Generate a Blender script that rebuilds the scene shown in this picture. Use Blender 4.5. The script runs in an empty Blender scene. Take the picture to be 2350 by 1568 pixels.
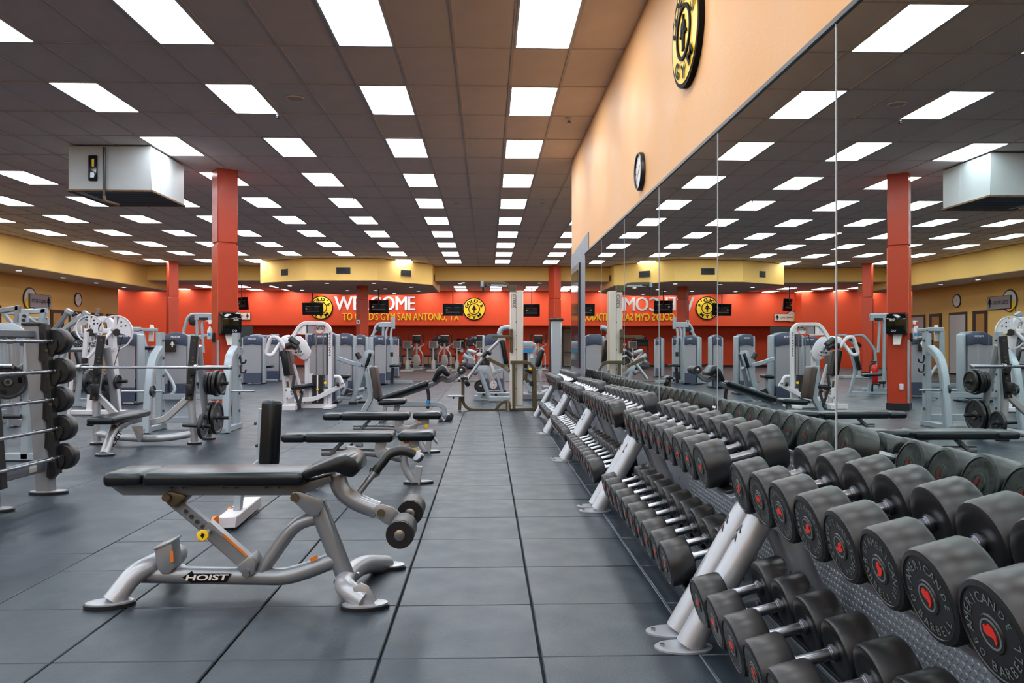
import bpy, bmesh, math, random
from mathutils import Vector, Matrix, Euler
random.seed(7)
C = bpy.context.scene.collection
SC = bpy.context.scene

# ------------------------------------------------------------------ camera, world, exposure
CAM_H, F, VPX, HZ = 1.2, 1810.0, 1118.0, 790.0
TH = math.atan((1175.0 - VPX) / F)
cam_data = bpy.data.cameras.new('camera')
cam = bpy.data.objects.new('camera', cam_data)
C.objects.link(cam)
cam_data.sensor_width = 36.0
cam_data.lens = 36.0 * F / 2350.0
cam_data.shift_y = (HZ - 784.0) / 2350.0
cam_data.clip_start, cam_data.clip_end = 0.05, 200
cam.location = (0, 0, CAM_H)
cam.rotation_euler = (math.radians(90), 0, -TH)
SC.camera = cam
world = bpy.data.worlds.new('world')
SC.world = world
world.use_nodes = True
world.node_tree.nodes['Background'].inputs[0].default_value = (0.9, 0.93, 1.0, 1)
world.node_tree.nodes['Background'].inputs[1].default_value = 0.05
SC.view_settings.view_transform = 'Standard'
SC.view_settings.look = 'None'
SC.view_settings.gamma = 1.0
SC.view_settings.use_curve_mapping = False
SC.view_settings.exposure = 0.0
PANEL_LIGHT = 14.5
SC.cycles.adaptive_threshold = 0.025
SC.cycles.max_bounces = 6
SC.cycles.diffuse_bounces = 3
SC.cycles.glossy_bounces = 4
SC.cycles.transparent_max_bounces = 8
SC.cycles.caustics_reflective = False
SC.cycles.caustics_refractive = False
SC.cycles.sample_clamp_indirect = 4.0

# ------------------------------------------------------------------ pixel of the photograph -> point of the place
def ray(px, py):
    x, z = (px - 1175.0) / F, (HZ - py) / F
    c, s = math.cos(TH), math.sin(TH)
    return Vector((x * c + s, -x * s + c, z))
def P(px, py, Y):
    r = ray(px, py); t = Y / r.y
    return Vector((r.x * t, Y, CAM_H + r.z * t))
def PZ(px, py, z):
    r = ray(px, py); t = (z - CAM_H) / r.z
    return Vector((r.x * t, r.y * t, z))
def pp(Y, *pts): return [P(a, b, Y) for a, b in pts]
V = Vector
UX, UY, UZ = V((1, 0, 0)), V((0, 1, 0)), V((0, 0, 1))

# ------------------------------------------------------------------ materials
MATS = {}
def srgb(r, g, b):
    f = lambda c: (c / 255 / 12.92) if c / 255 <= 0.04045 else ((c / 255 + 0.055) / 1.055) ** 2.4
    return (f(r), f(g), f(b), 1)
def mat(name, col, rough=0.5, metal=0.0, spec=0.5, noise=0.0, nscale=8.0, bump=0.0, bscale=60.0, coat=0.0, emit=0.0, trans=0.0):
    m = bpy.data.materials.new(name); m.use_nodes = True
    nt = m.node_tree; b = nt.nodes['Principled BSDF']
    b.inputs['Base Color'].default_value = col
    b.inputs['Roughness'].default_value = rough
    b.inputs['Metallic'].default_value = metal
    b.inputs['Specular IOR Level'].default_value = spec
    if coat: b.inputs['Coat Weight'].default_value = coat; b.inputs['Coat Roughness'].default_value = 0.15
    if emit:
        b.inputs['Emission Color'].default_value = col
        b.inputs['Emission Strength'].default_value = emit
    if noise or bump:
        tc = nt.nodes.new('ShaderNodeTexCoord')
    if noise:
        n = nt.nodes.new('ShaderNodeTexNoise'); n.inputs['Scale'].default_value = nscale; n.inputs['Detail'].default_value = 5
        nt.links.new(tc.outputs['Object'], n.inputs['Vector'])
        r = nt.nodes.new('ShaderNodeMapRange')
        r.inputs['From Min'].default_value = 0.3; r.inputs['From Max'].default_value = 0.7
        r.inputs['To Min'].default_value = 1 - noise; r.inputs['To Max'].default_value = 1 + noise
        nt.links.new(n.outputs['Fac'], r.inputs['Value'])
        mx = nt.nodes.new('ShaderNodeVectorMath'); mx.operation = 'SCALE'
        mx.inputs[0].default_value = col[:3]
        nt.links.new(r.outputs['Result'], mx.inputs['Scale'])
        nt.links.new(mx.outputs['Vector'], b.inputs['Base Color'])
        rr = nt.nodes.new('ShaderNodeMapRange')
        rr.inputs['From Min'].default_value = 0.3; rr.inputs['From Max'].default_value = 0.7
        rr.inputs['To Min'].default_value = max(0.02, rough - 0.07); rr.inputs['To Max'].default_value = min(1, rough + 0.07)
        nt.links.new(n.outputs['Fac'], rr.inputs['Value']); nt.links.new(rr.outputs['Result'], b.inputs['Roughness'])
    if bump:
        n2 = nt.nodes.new('ShaderNodeTexNoise'); n2.inputs['Scale'].default_value = bscale; n2.inputs['Detail'].default_value = 3
        nt.links.new(tc.outputs['Object'], n2.inputs['Vector'])
        bp = nt.nodes.new('ShaderNodeBump'); bp.inputs['Strength'].default_value = bump; bp.inputs['Distance'].default_value = 0.004
        nt.links.new(n2.outputs['Fac'], bp.inputs['Height']); nt.links.new(bp.outputs['Normal'], b.inputs['Normal'])
    if trans:
        out = nt.nodes['Material Output']
        t = nt.nodes.new('ShaderNodeBsdfTransparent'); t.inputs[0].default_value = (0.75, 0.77, 0.8, 1)
        mxs = nt.nodes.new('ShaderNodeMixShader'); mxs.inputs[0].default_value = trans
        nt.links.new(b.outputs[0], mxs.inputs[1]); nt.links.new(t.outputs[0], mxs.inputs[2]); nt.links.new(mxs.outputs[0], out.inputs[0])
    MATS[name] = m
    return m
mat('rubber_tile', srgb(40, 49, 58), 0.40, spec=0.6, noise=0.16, nscale=5, bump=0.25, bscale=160)
mat('rubber_roll', srgb(33, 42, 54), 0.40, spec=0.6, noise=0.2, nscale=3, bump=0.25, bscale=130)
mat('rubber_far', srgb(70, 66, 68), 0.5, spec=0.4, noise=0.12, nscale=2)
mat('subfloor', srgb(24, 24, 27), 0.9)
mat('ceiling_tile', srgb(240, 228, 224), 0.9, spec=0.1, noise=0.03, nscale=3, bump=0.3, bscale=220)
mat('ceiling_grid', srgb(205, 194, 190), 0.7)
mat('panel_frame', srgb(190, 190, 192), 0.4)
mat('panel_glow', (0.90, 0.955, 1.0, 1), 0.5, emit=PANEL_LIGHT)
mat('down_glow', (1.0, 0.98, 0.95, 1), 0.5, emit=10)
mat('tan_wall', srgb(234, 176, 118), 0.55, spec=0.35, noise=0.02, nscale=2, bump=0.35, bscale=55)
mat('yellow_wall', srgb(255, 208, 120), 0.6, spec=0.3, noise=0.02, bump=0.15, bscale=50)
mat('ochre_wall', srgb(226, 178, 104), 0.6, spec=0.3, noise=0.02, bump=0.15, bscale=50)
mat('red_wall', srgb(230, 80, 42), 0.55, spec=0.35, noise=0.02, bump=0.15, bscale=50)
mat('red_column', srgb(190, 64, 38), 0.35, spec=0.45, noise=0.03, bump=0.3, bscale=70)
mat('grey_wall', srgb(122, 128, 140), 0.5, noise=0.04)
mat('soffit_under', srgb(222, 212, 206), 0.8)
mat('white_wall', srgb(215, 212, 208), 0.7)
mat('mirror', (0.76, 0.855, 0.825, 1), 0.0, metal=1.0)
mat('dark_trim', srgb(30, 32, 40), 0.4)
mat('coin_rubber', srgb(140, 145, 154), 0.32, spec=0.6, noise=0.05)
mat('silver', srgb(146, 151, 158), 0.3, metal=0.45)
mat('bright_silver', srgb(178, 181, 188), 0.32, metal=0.4)
mat('machine_grey', srgb(160, 172, 182), 0.35, metal=0.15, noise=0.03)
mat('mid_grey', srgb(120, 126, 136), 0.38, metal=0.2, noise=0.04)
mat('white_enamel', srgb(228, 226, 232), 0.3, noise=0.0)
mat('cream_enamel', srgb(226, 222, 214), 0.35, noise=0.02)
mat('olive_steel', srgb(92, 82, 60), 0.42, metal=0.35, noise=0.06)
mat('vinyl', srgb(12, 14, 19), 0.28, spec=0.5, bump=0.05, bscale=150)
mat('vinyl_brown', srgb(74, 64, 62), 0.35, spec=0.5, noise=0.05)
mat('black_rubber', srgb(26, 26, 29), 0.40, spec=0.6, noise=0.08, nscale=9)
mat('black_plastic', srgb(22, 23, 27), 0.4, spec=0.5)
mat('gloss_black', srgb(10, 10, 12), 0.08, spec=0.7)
mat('chrome', srgb(160, 163, 170), 0.27, metal=1.0)
mat('shroud_blue', srgb(66, 76, 98), 0.35, noise=0.03)
mat('shroud_smoke', srgb(205, 205, 212), 0.25, trans=0.55)
mat('stack_steel', srgb(70, 72, 84), 0.5, metal=0.3)
mat('iron', srgb(26, 28, 32), 0.35, spec=0.6)
mat('iron_worn', srgb(78, 78, 82), 0.5, metal=0.3, noise=0.25, nscale=40)
mat('yellow', srgb(250, 205, 20), 0.35)
mat('logo_yellow', srgb(250, 200, 40), 0.5)
mat('orange', srgb(238, 128, 40), 0.45)
mat('red_paint', srgb(235, 50, 38), 0.4)
mat('letter_grey', srgb(112, 122, 120), 0.6)
mat('letter_white', srgb(246, 240, 238), 0.5)
mat('letter_black', srgb(18, 16, 15), 0.75, spec=0.15)
mat('grey_text', srgb(120, 120, 124), 0.5)
mat('blue', srgb(40, 140, 200), 0.4)
mat('paper', srgb(236, 234, 232), 0.7)
mat('sign_grey', srgb(150, 142, 148), 0.5)
mat('sign_cream', srgb(232, 222, 206), 0.5)
mat('door_wood', srgb(176, 122, 62), 0.45, noise=0.08, nscale=4)
mat('door_frame', srgb(42, 26, 24), 0.5)
mat('frosted', srgb(182, 178, 180), 0.25)
mat('dark_glass', srgb(34, 48, 52), 0.08, spec=0.6)
mat('screen_black', srgb(14, 14, 18), 0.15, spec=0.6)
mat('tv_grey', srgb(52, 52, 58), 0.45)
mat('hvac_white', srgb(196, 202, 206), 0.5, noise=0.03, nscale=3)
mat('rust', srgb(120, 96, 76), 0.8, noise=0.3, nscale=20)
mat('elliptical_silver', srgb(196, 192, 188), 0.4)
mat('console_brown', srgb(104, 92, 90), 0.5)
mat('red_ext', srgb(205, 25, 22), 0.25)
mat('clock_face', srgb(220, 216, 214), 0.4)
mat('window_warm', srgb(196, 150, 120), 0.3)

for _n in ('rubber_tile', 'rubber_roll', 'vinyl'):
    MATS[_n].node_tree.nodes['Principled BSDF'].inputs['Specular Tint'].default_value = (0.80, 0.92, 1.0, 1)

# ------------------------------------------------------------------ mesh collecting
ORG = {}
def origin_of(o):
    return ORG.get(o.name, V((0, 0, 0))) if o else V((0, 0, 0))
class MB:
    def __init__(s): s.v, s.f = [], []
    def add(s, verts, faces):
        k = len(s.v); s.v += [V(q) for q in verts]; s.f += [[i + k for i in q] for q in faces]; return s
    def addbm(s, bm, M=None):
        bm.verts.index_update()
        s.add([(M @ q.co if M else q.co.copy()) for q in bm.verts], [[q.index for q in f.verts] for f in bm.faces]); bm.free(); return s
    def box(s, c, size, rot=None, bev=0.004, seg=1):
        bm = bmesh.new(); bmesh.ops.create_cube(bm, size=1.0)
        bmesh.ops.scale(bm, vec=V(size), verts=bm.verts)
        if bev: bmesh.ops.bevel(bm, geom=list(bm.edges), offset=min(bev, min(size) * 0.49), segments=seg, affect='EDGES', profile=0.5)
        R = rot if isinstance(rot, Matrix) else (Euler(rot).to_matrix() if rot else Matrix.Identity(3))
        return s.addbm(bm, Matrix.Translation(V(c)) @ R.to_4x4())
    def lathe(s, prof, c, axis, seg=20):
        a = V(axis).normalized(); u = a.orthogonal().normalized(); w = a.cross(u); c = V(c)
        vs, fs = [], []
        for r, h in prof:
            for k in range(seg):
                t = 2 * math.pi * k / seg
                vs.append(c + a * h + (u * math.cos(t) + w * math.sin(t)) * max(r, 1e-5))
        n = len(prof)
        for i in range(n - 1):
            for k in range(seg):
                q = (k + 1) % seg
                fs.append([i * seg + k, i * seg + q, (i + 1) * seg + q, (i + 1) * seg + k])
        fs.append(list(range(seg))[::-1]); fs.append([(n - 1) * seg + k for k in range(seg)])
        return s.add(vs, fs)
    def cyl(s, a, b, r, seg=16, bev=0.0, r2=None):
        a, b = V(a), V(b); L = (b - a).length; r2 = r if r2 is None else r2
        pr = [(r - bev, 0), (r, bev), (r2, L - bev), (r2 - bev, L)] if bev else [(r, 0), (r2, L)]
        return s.lathe(pr, a, b - a, seg)
    def tube(s, pts, r=0.03, rect=None, fil=0.06, seg=12, n=None, fseg=5, taper=None):
        pts = [V(p) for p in pts]; path = [pts[0]]
        for i in range(1, len(pts) - 1):
            p0, p1, p2 = pts[i - 1], pts[i], pts[i + 1]
            d = min(fil, (p1 - p0).length * 0.48, (p2 - p1).length * 0.48)
            a, b = p1 + (p0 - p1).normalized() * d, p1 + (p2 - p1).normalized() * d
            for k in range(fseg + 1):
                t = k / fseg
                path.append(a * (1 - t) ** 2 + p1 * 2 * t * (1 - t) + b * t * t)
        path.append(pts[-1])
        clean = [path[0]]
        for q in path[1:]:
            if (q - clean[-1]).length > 1e-5: clean.append(q)
        path = clean
        if rect:
            w, h = rect[0] / 2, rect[1] / 2; e = min(w, h) * 0.28
            prof = [(-w + e, -h), (w - e, -h), (w, -h + e), (w, h - e), (w - e, h), (-w + e, h), (-w, h - e), (-w, -h + e)]
        else:
            prof = [(r * math.cos(2 * math.pi * k / seg), r * math.sin(2 * math.pi * k / seg)) for k in range(seg)]
        m = len(prof); T = []
        for i in range(len(path)):
            a = path[max(i - 1, 0)]; b = path[min(i + 1, len(path) - 1)]
            T.append((b - a).normalized())
        nn = V(n) if n is not None else UY
        if abs(nn.dot(T[0])) > 0.95: nn = UX if abs(T[0].x) < 0.9 else UZ
        vs, fs = [], []
        for i, p in enumerate(path):
            nn = (nn - T[i] * nn.dot(T[i])).normalized(); b = T[i].cross(nn)
            k = 1.0 if not taper else taper[0] + (taper[1] - taper[0]) * i / (len(path) - 1)
            vs += [p + (nn * x + b * y) * k for x, y in prof]
        for i in range(len(path) - 1):
            for k in range(m):
                q = (k + 1) % m
                fs.append([i * m + k, i * m + q, (i + 1) * m + q, (i + 1) * m + k])
        fs.append(list(range(m))[::-1]); fs.append([(len(path) - 1) * m + k for k in range(m)])
        return s.add(vs, fs)
    def prism(s, outline, vec, bev=0.0):
        o = [V(q) for q in outline]; vec = V(vec)
        bm = bmesh.new(); vs = [bm.verts.new(q) for q in o]; f = bm.faces.new(vs)
        r = bmesh.ops.extrude_face_region(bm, geom=[f])
        bmesh.ops.translate(bm, vec=vec, verts=[q for q in r['geom'] if isinstance(q, bmesh.types.BMVert)])
        bmesh.ops.recalc_face_normals(bm, faces=bm.faces)
        if bev: bmesh.ops.bevel(bm, geom=list(bm.edges), offset=bev, segments=2, affect='EDGES', profile=0.5)
        return s.addbm(bm)
    def ring(s, c, axis, r0, r1, t, seg=40):
        a = V(axis).normalized(); u = a.orthogonal().normalized(); w = a.cross(u); c = V(c); vs, fs = [], []
        for r, h in ((r0, 0), (r1, 0), (r1, t), (r0, t)):
            for k in range(seg):
                q = 2 * math.pi * k / seg; vs.append(c + a * h + (u * math.cos(q) + w * math.sin(q)) * r)
        for i in range(4):
            j = (i + 1) % 4
            for k in range(seg):
                q = (k + 1) % seg; fs.append([i * seg + k, i * seg + q, j * seg + q, j * seg + k])
        return s.add(vs, fs)
    def build(s, name, m, parent=None, smooth=True, ang=38):
        org = origin_of(parent)
        me = bpy.data.meshes.new(name)
        me.from_pydata([q - org for q in s.v], [], s.f); me.validate()
        bm = bmesh.new(); bm.from_mesh(me); bmesh.ops.recalc_face_normals(bm, faces=bm.faces); bm.to_mesh(me); bm.free()
        if smooth:
            me.polygons.foreach_set('use_smooth', [True] * len(me.polygons))
            me.set_sharp_from_angle(angle=math.radians(ang))
        me.materials.append(MATS[m] if isinstance(m, str) else m)
        o = bpy.data.objects.new(name, me); C.objects.link(o)
        if parent: o.parent = parent
        ORG[o.name] = org
        return o
def tag(o, label, cat, group=None, kind=None):
    if label: o['label'] = label
    if cat: o['category'] = cat
    if group: o['group'] = group
    if kind: o['kind'] = kind
    return o
def thing(name, label, cat, loc, group=None):
    o = bpy.data.objects.new(name, None); C.objects.link(o); o.location = V(loc); o.empty_display_size = 0.1
    ORG[o.name] = V(loc)
    return tag(o, label, cat, group)
def copy_tree(o, parent=None):
    c = o.copy(); C.objects.link(c)
    if parent: c.parent = parent
    for ch in o.children: copy_tree(ch, c)
    return c
def relabel(o, label): o['label'] = label; return o
def tube(par, name, m, pts, r=0.03, rect=None, fil=0.06, n=None, seg=12, taper=None): return MB().tube(pts, r, rect, fil, seg, n, taper=taper).build(name, m, par)
def cyl(par, name, m, a, b, r, seg=18, bev=0.004, r2=None): return MB().cyl(a, b, r, seg, bev, r2).build(name, m, par)
def box(par, name, m, c, size, rot=None, bev=0.004, seg=1): return MB().box(c, size, rot, bev, seg).build(name, m, par)
def prism(par, name, m, outline, vec, bev=0.0): return MB().prism(outline, vec, bev).build(name, m, par)
def pad_between(par, name, m, a, b, width, thick, wdir=UY, bev=None):
    """upholstered pad whose centre line runs a->b, width along wdir, thickness across"""
    a, b = V(a), V(b); t = (b - a).normalized(); w = (V(wdir) - t * V(wdir).dot(t)).normalized(); n = t.cross(w)
    R = Matrix((t, w, n)).transposed()
    return MB().box((a + b) / 2, ((b - a).length, width, thick), R, bev or thick * 0.42, 4).build(name, m, par)
def bolts(par, m, pts, axis, r=0.012, t=0.012, name='bolt'):
    for q in pts: MB().cyl(V(q), V(q) + V(axis).normalized() * t, r, 8).build(name, m, par)

# ------------------------------------------------------------------ lettering
_G = {}
def glyphs(s, bold=0.0):
    k = (s, bold)
    if k not in _G:
        cu = bpy.data.curves.new('lettering', 'FONT'); cu.body = s; cu.size = 1.0; cu.resolution_u = 3; cu.offset = bold
        o = bpy.data.objects.new('lettering', cu); C.objects.link(o)
        dg = bpy.context.evaluated_depsgraph_get()
        me = bpy.data.meshes.new_from_object(o.evaluated_get(dg))
        vs = [q.co.copy() for q in me.vertices]; fs = [list(q.vertices) for q in me.polygons]
        bpy.data.objects.remove(o); bpy.data.curves.remove(cu); bpy.data.meshes.remove(me)
        if not vs: vs = [V((0, 0, 0))]
        x0 = min(q.x for q in vs); x1 = max(q.x for q in vs); y0 = min(q.y for q in vs); y1 = max(q.y for q in vs)
        _G[k] = (vs, fs, x0, x1, y0, y1)
    return _G[k]
for _c in "GOLD'SYMAERICNB": glyphs(_c, 0.02)
def text_fit(mb, s, o, xd, yd, w, h, bold=0.012, italic=0.0):
    vs, fs, x0, x1, y0, y1 = glyphs(s, bold); o, xd, yd = V(o), V(xd), V(yd)
    kx, ky = w / max(x1 - x0, 1e-6), h / max(y1 - y0, 1e-6)
    mb.add([o + xd * ((q.x - x0) * kx + italic * (q.y - y0) * ky) + yd * ((q.y - y0) * ky) for q in vs], fs)
    return mb
def arc_text(mb, s, c, xd, yd, R, size, mid, span, inward=False, bold=0.02, hs=1.0):
    """letters round a circle; mid = angle of the middle letter; inward: feet away from the centre"""
    n = len(s); c, xd, yd = V(c), V(xd), V(yd)
    for i, ch in enumerate(s):
        if ch == ' ': continue
        f = (i - (n - 1) / 2) / max(n - 1, 1)
        a = mid + f * span if inward else mid - f * span
        vs, fs, x0, x1, y0, y1 = glyphs(ch, bold)
        rad = xd * math.cos(a) + yd * math.sin(a); tan = -xd * math.sin(a) + yd * math.cos(a)
        lx, ly = (tan, -rad) if inward else (-tan, rad)
        k = size / 0.73
        nz = xd.cross(yd).normalized()
        for kz, dx in enumerate((-0.028, 0.0, 0.028) if bold else (0.0,)):
            mb.add([c + nz * (0.0012 * kz) + rad * R + lx * ((q.x + dx - (x0 + x1) / 2) * k * hs) + ly * (q.y * k - size / 2) for q in vs], fs)
    return mb
ORD = ['first', 'second', 'third', 'fourth', 'fifth', 'sixth', 'seventh', 'eighth', 'ninth', 'tenth', 'eleventh', 'twelfth', 'thirteenth', 'fourteenth', 'fifteenth']
# ================================================================== the setting
WX = 1.45          # mirror wall
CZ = 4.30          # ceiling height
TX, TY = 0.61, 1.22
def PX(px, py, X):
    r = ray(px, py); t = X / r.x
    return V((X, r.y * t, CAM_H + r.z * t))
def proj(p):
    d = V(p) - V((0, 0, CAM_H)); c, s = math.cos(TH), math.sin(TH)
    x, y = d.x * c - d.y * s, d.x * s + d.y * c
    if y < 0.05: return (-9999, -9999)
    return (1175 + F * x / y, HZ - F * d.z / y)
def struct(name, m, c, size, label, cat='wall', bev=0.0):
    o = MB().box(c, size, None, bev).build(name, m, None, smooth=False)
    return tag(o, label, cat, kind='structure')

# ---- floor with its rubber tiles and rolled sheets
floor = struct('floor', 'subfloor', (-5, 17, -0.065), (34, 54, 0.1), 'dark rubber gym floor of tiles and rolled sheets', 'floor')
def shared_piece(name, me, loc, parent, rz=0.0):
    o = bpy.data.objects.new(name, me); C.objects.link(o); o.location = loc; o.parent = parent; o.rotation_euler = (0, 0, rz)
    ORG[o.name] = V((0, 0, 0)); return o
def piece_mesh(size, m, bev, name='piece'):
    o = MB().box((0, 0, 0), size, None, bev).build(name, m, None); me = o.data; bpy.data.objects.remove(o); return me
tile_me = piece_mesh((0.609, 0.609, 0.016), 'rubber_tile', 0.005, 'rubber_tile')
FX0, FY0 = 0.206, 3.02
for i in range(-4, 2):
    for j in range(-3, 18):
        shared_piece('rubber_tile', tile_me, (FX0 + (i + 0.5) * 0.616, FY0 + (j + 0.5) * 0.612, -0.008 + random.uniform(-0.0012, 0.0012)), floor, random.uniform(-0.003, 0.003))
XL = FX0 - 4 * 0.616
box(floor, 'seam_highlight', 'mid_grey', (FX0 + 0.616, 6.5, -0.003), (0.007, 14.8, 0.006), None, 0.001)  # highlight along the tile seam, put in as a thin lighter grey strip
roll_me = {}
def sheet(x0, x1, y0, y1, m='rubber_roll'):
    k = (round(x1 - x0, 3), round(y1 - y0, 3), m)
    if k not in roll_me: roll_me[k] = piece_mesh((k[0] - 0.005, k[1] - 0.005, 0.014), m, 0.003, 'rubber_sheet')
    shared_piece('rubber_sheet', roll_me[k], ((x0 + x1) / 2, (y0 + y1) / 2, -0.009), floor)
for k in range(11):
    x1 = XL - 1.22 * k; x0 = x1 - 1.22
    for (y0, y1) in ((-8, 4.6), (4.6, 13.9), (13.9, 25.0)):
        sheet(x0, x1, y0 + 0.35 * (k % 2), y1 + 0.35 * (k % 2))
yE = FY0 + 18 * 0.612
for k in range(-2, 8):
    x0 = XL + (k + 2) * 1.22
    sheet(x0, x0 + 1.22, yE + 0.003, 25.0)
sheet(XL - 1.22 * 11, 10.5, 25.36, 43.5, 'rubber_far')

# ---- ceiling: slab, grid, tiles
ceiling = struct('ceiling', 'soffit_under', (-2.9, 12, CZ + 0.13), (25.5, 41, 0.1), 'suspended ceiling of large tan grey tiles in a metal grid', 'ceiling')
GX0, GY0 = 0.27, 9.48
grid = MB(); cells = []; lamps = []
nx0, nx1, ny0, ny1 = -23, 14, -14, 19
for i in range(nx0, nx1 + 1):
    x = GX0 + i * TX
    if x > 9: continue
    ya = -7.6 if x < WX else 13.6
    grid.box((x, (ya + 31.9) / 2, CZ + 0.004), (0.026, 31.9 - ya, 0.012), None, 0)
for j in range(ny0, ny1 + 1):
    y = GY0 + j * TY
    if y > 31.95: continue
    xb = WX if y < 13.5 else 9.0
    grid.box(((-13.65 + xb) / 2, y, CZ + 0.0035), (xb + 13.65, 0.026, 0.011), None, 0)
grid.build('grid', 'ceiling_grid', ceiling, smooth=False)
HV = (-6.65, -5.28, 12.45, 13.85)
for i in range(nx0, nx1):
    for j in range(ny0, ny1):
        x, y = GX0 + (i + 0.5) * TX, GY0 + (j + 0.5) * TY
        if x < -13.6 or y < -7.6 or y > 31.6 or (y < 13.5 and x > WX) or x > 8.9: continue
        hv = HV[0] - 0.2 < x < HV[1] + 0.2 and HV[2] - 0.5 < y < HV[3] + 0.5
        (lamps if (i % 3 == 0 and j % 2 == 0 and not hv and not (i == -21 and False)) else cells).append((x, y, i, j))
def seen(x, y):
    u, w = proj((x, y, CZ)); return -60 < u < 2420 and -80 < w < 1600
cells.sort(key=lambda q: (0 if seen(q[0], q[1]) and q[0] < WX + 0.2 else 1, q[1] + abs(q[0]) * 0.3))
ct_me = piece_mesh((TX - 0.02, TY - 0.02, 0.018), 'ceiling_tile', 0.003, 'ceiling_tile')
for x, y, i, j in cells[:298]:
    shared_piece('ceiling_tile', ct_me, (x, y, CZ + 0.016 + random.uniform(-0.002, 0.003)), ceiling)
rest = MB()
for x, y, i, j in cells[298:]: rest.box((x, y, CZ + 0.016), (TX - 0.02, TY - 0.02, 0.018), None, 0)
o = rest.build('far_ceiling_tiles', 'ceiling_tile', ceiling, smooth=False); o['kind'] = 'stuff'

# ---- mirror wall
wall_right = struct('wall_right', 'tan_wall', (WX + 0.15, 2.75, 2.15), (0.3, 21.5, 4.34), 'tan orange painted wall above the long mirror')
g = MB(); g.prism([V((WX - 0.012, 13.49, 0)), V((WX - 0.012, 13.49, 2.70)), V((WX - 0.012, 11.2, 2.80)), V((WX - 0.012, 11.2, 0))], V((0.012, 0, 0)))
g.build('grey_panel', 'grey_wall', wall_right, smooth=False)
box(wall_right, 'grey_corner', 'grey_wall', (WX + 0.15, 13.506, 1.36), (0.324, 0.012, 2.72), None, 0)
w1 = struct('window_1', 'dark_trim', (WX - 0.02, 12.7, 1.65), (0.03, 1.15, 1.62), 'dark framed narrow window in the grey wall end', 'window')
w1.data.materials[0] = MATS['dark_trim']
box(w1, 'pane', 'dark_glass', (WX - 0.037, 12.7, 1.65), (0.006, 0.95, 1.42), None, 0)
MZ0, MZ1 = 0.70, 2.52
tag(MB().box((WX - 0.012, 1.55, MZ1 + 0.012), (0.024, 20.0, 0.026), None, 0.002).build('trim_1', 'dark_trim'), 'thin dark channel along the top of the wall mirror', 'trim', kind='structure')
tag(MB().box((WX - 0.010, 1.55, MZ0 - 0.008), (0.020, 20.0, 0.016), None, 0.002).build('trim_2', 'silver'), 'thin metal channel under the wall mirror', 'trim', kind='structure')
seams = [11.56, 9.87, 8.22, 6.545, 4.87, 3.20, 1.53, -0.14]
names = ['farthest narrow looking wall mirror panel beside the grey wall end', 'second wall mirror panel from the grey wall end', 'third wall mirror panel from the grey wall end',
         'wall mirror panel showing the welcome wall, fourth from the grey end', 'wall mirror panel showing the white press machine, fifth from the grey end',
         'large wall mirror panel showing the red column, sixth from the grey end', 'wall mirror panel beside the camera, last one before the frame edge']
for k in range(7):
    y1, y0 = seams[k] - 0.003, seams[k + 1] + 0.003
    o = MB().box((0, 0, 0), (0.006, y1 - y0, MZ1 - MZ0), None, 0.001).build('wall_mirror', 'mirror', None, smooth=False)
    o.location = (WX - 0.012, (y0 + y1) / 2, (MZ0 + MZ1) / 2)
    o.rotation_euler = (0, random.uniform(-0.0012, 0.0012), random.uniform(-0.0018, 0.0018))
    box(wall_right, 'mirror_seam', 'panel_frame', (WX - 0.0105, seams[k], (MZ0 + MZ1) / 2), (0.014, 0.0065, MZ1 - MZ0 - 0.004), None, 0)
    tag(o, names[k], 'mirror', 'mirror panels on the tan wall')
# coin pattern rubber below the mirror
cp = tag(MB().box((WX - 0.006, 2.0, 0.345), (0.012, 19.0, 0.68), None, 0).build('wall_covering', 'coin_rubber', None, smooth=False), 'grey rubber wall covering with raised round studs below the mirror', 'wall covering', kind='structure')
coin = MB(); pitch = 0.030
ny = int((5.6 - 0.9) / pitch); nz = int(0.66 / (pitch * 0.87))
for a in range(ny):
    for b in range(nz):
        y = 0.9 + (a + 0.5 * (b % 2)) * pitch; z = 0.02 + b * pitch * 0.87
        vs = []; fs = []
        for r, x in ((0.0105, WX - 0.012), (0.009, WX - 0.0145)):
            vs += [(x, y + r * math.cos(t * math.pi / 4), z + r * math.sin(t * math.pi / 4)) for t in range(8)]
        fs = [[t, (t + 1) % 8, 8 + (t + 1) % 8, 8 + t] for t in range(8)] + [[8 + t for t in range(8)]]
        coin.add(vs, fs)
o = coin.build('studs', 'coin_rubber', cp, smooth=False); o['kind'] = 'stuff'

# ---- other walls
struct('wall_left', 'ochre_wall', (-15.45, 12.6, 1.75), (0.3, 41.2, 3.5), 'ochre yellow wall with doors beyond the machines')
struct('wall_back', 'ochre_wall', (-3, -8.1, 2.15), (26, 0.2, 4.3), 'plain ochre wall behind the camera')
struct('wall_front', 'red_wall', (-2.0, 40.85, 3.06), (22.0, 1.3, 1.82), 'bright orange red upper wall carrying the welcome lettering')
struct('wall_front_left', 'red_wall', (-18.0, 39.9, 2.0), (10.0, 1.2, 4.0), 'orange red end wall left of the big column')
struct('wall_front_lower', 'red_wall', (-4.2, 41.6, 1.08), (16.0, 0.2, 2.16), 'recessed orange red lower wall behind the cardio machines')
struct('wall_front_right', 'white_wall', (6.5, 43.2, 1.6), (6.2, 0.2, 3.2), 'pale wall seen through the opening at the far right')
struct('wall_far_right', 'ochre_wall', (9.1, 28.2, 2.15), (0.2, 30.5, 4.3), 'ochre wall closing the far right side')
struct('wall_return', 'ochre_wall', (5.4, 13.35, 2.15), (7.4, 0.2, 4.3), 'return wall behind the mirror wall end')
struct('wall_far_left', 'red_wall', (-23, 37, 2.0), (0.2, 8, 4.0), 'red wall at the far left end')
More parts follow.
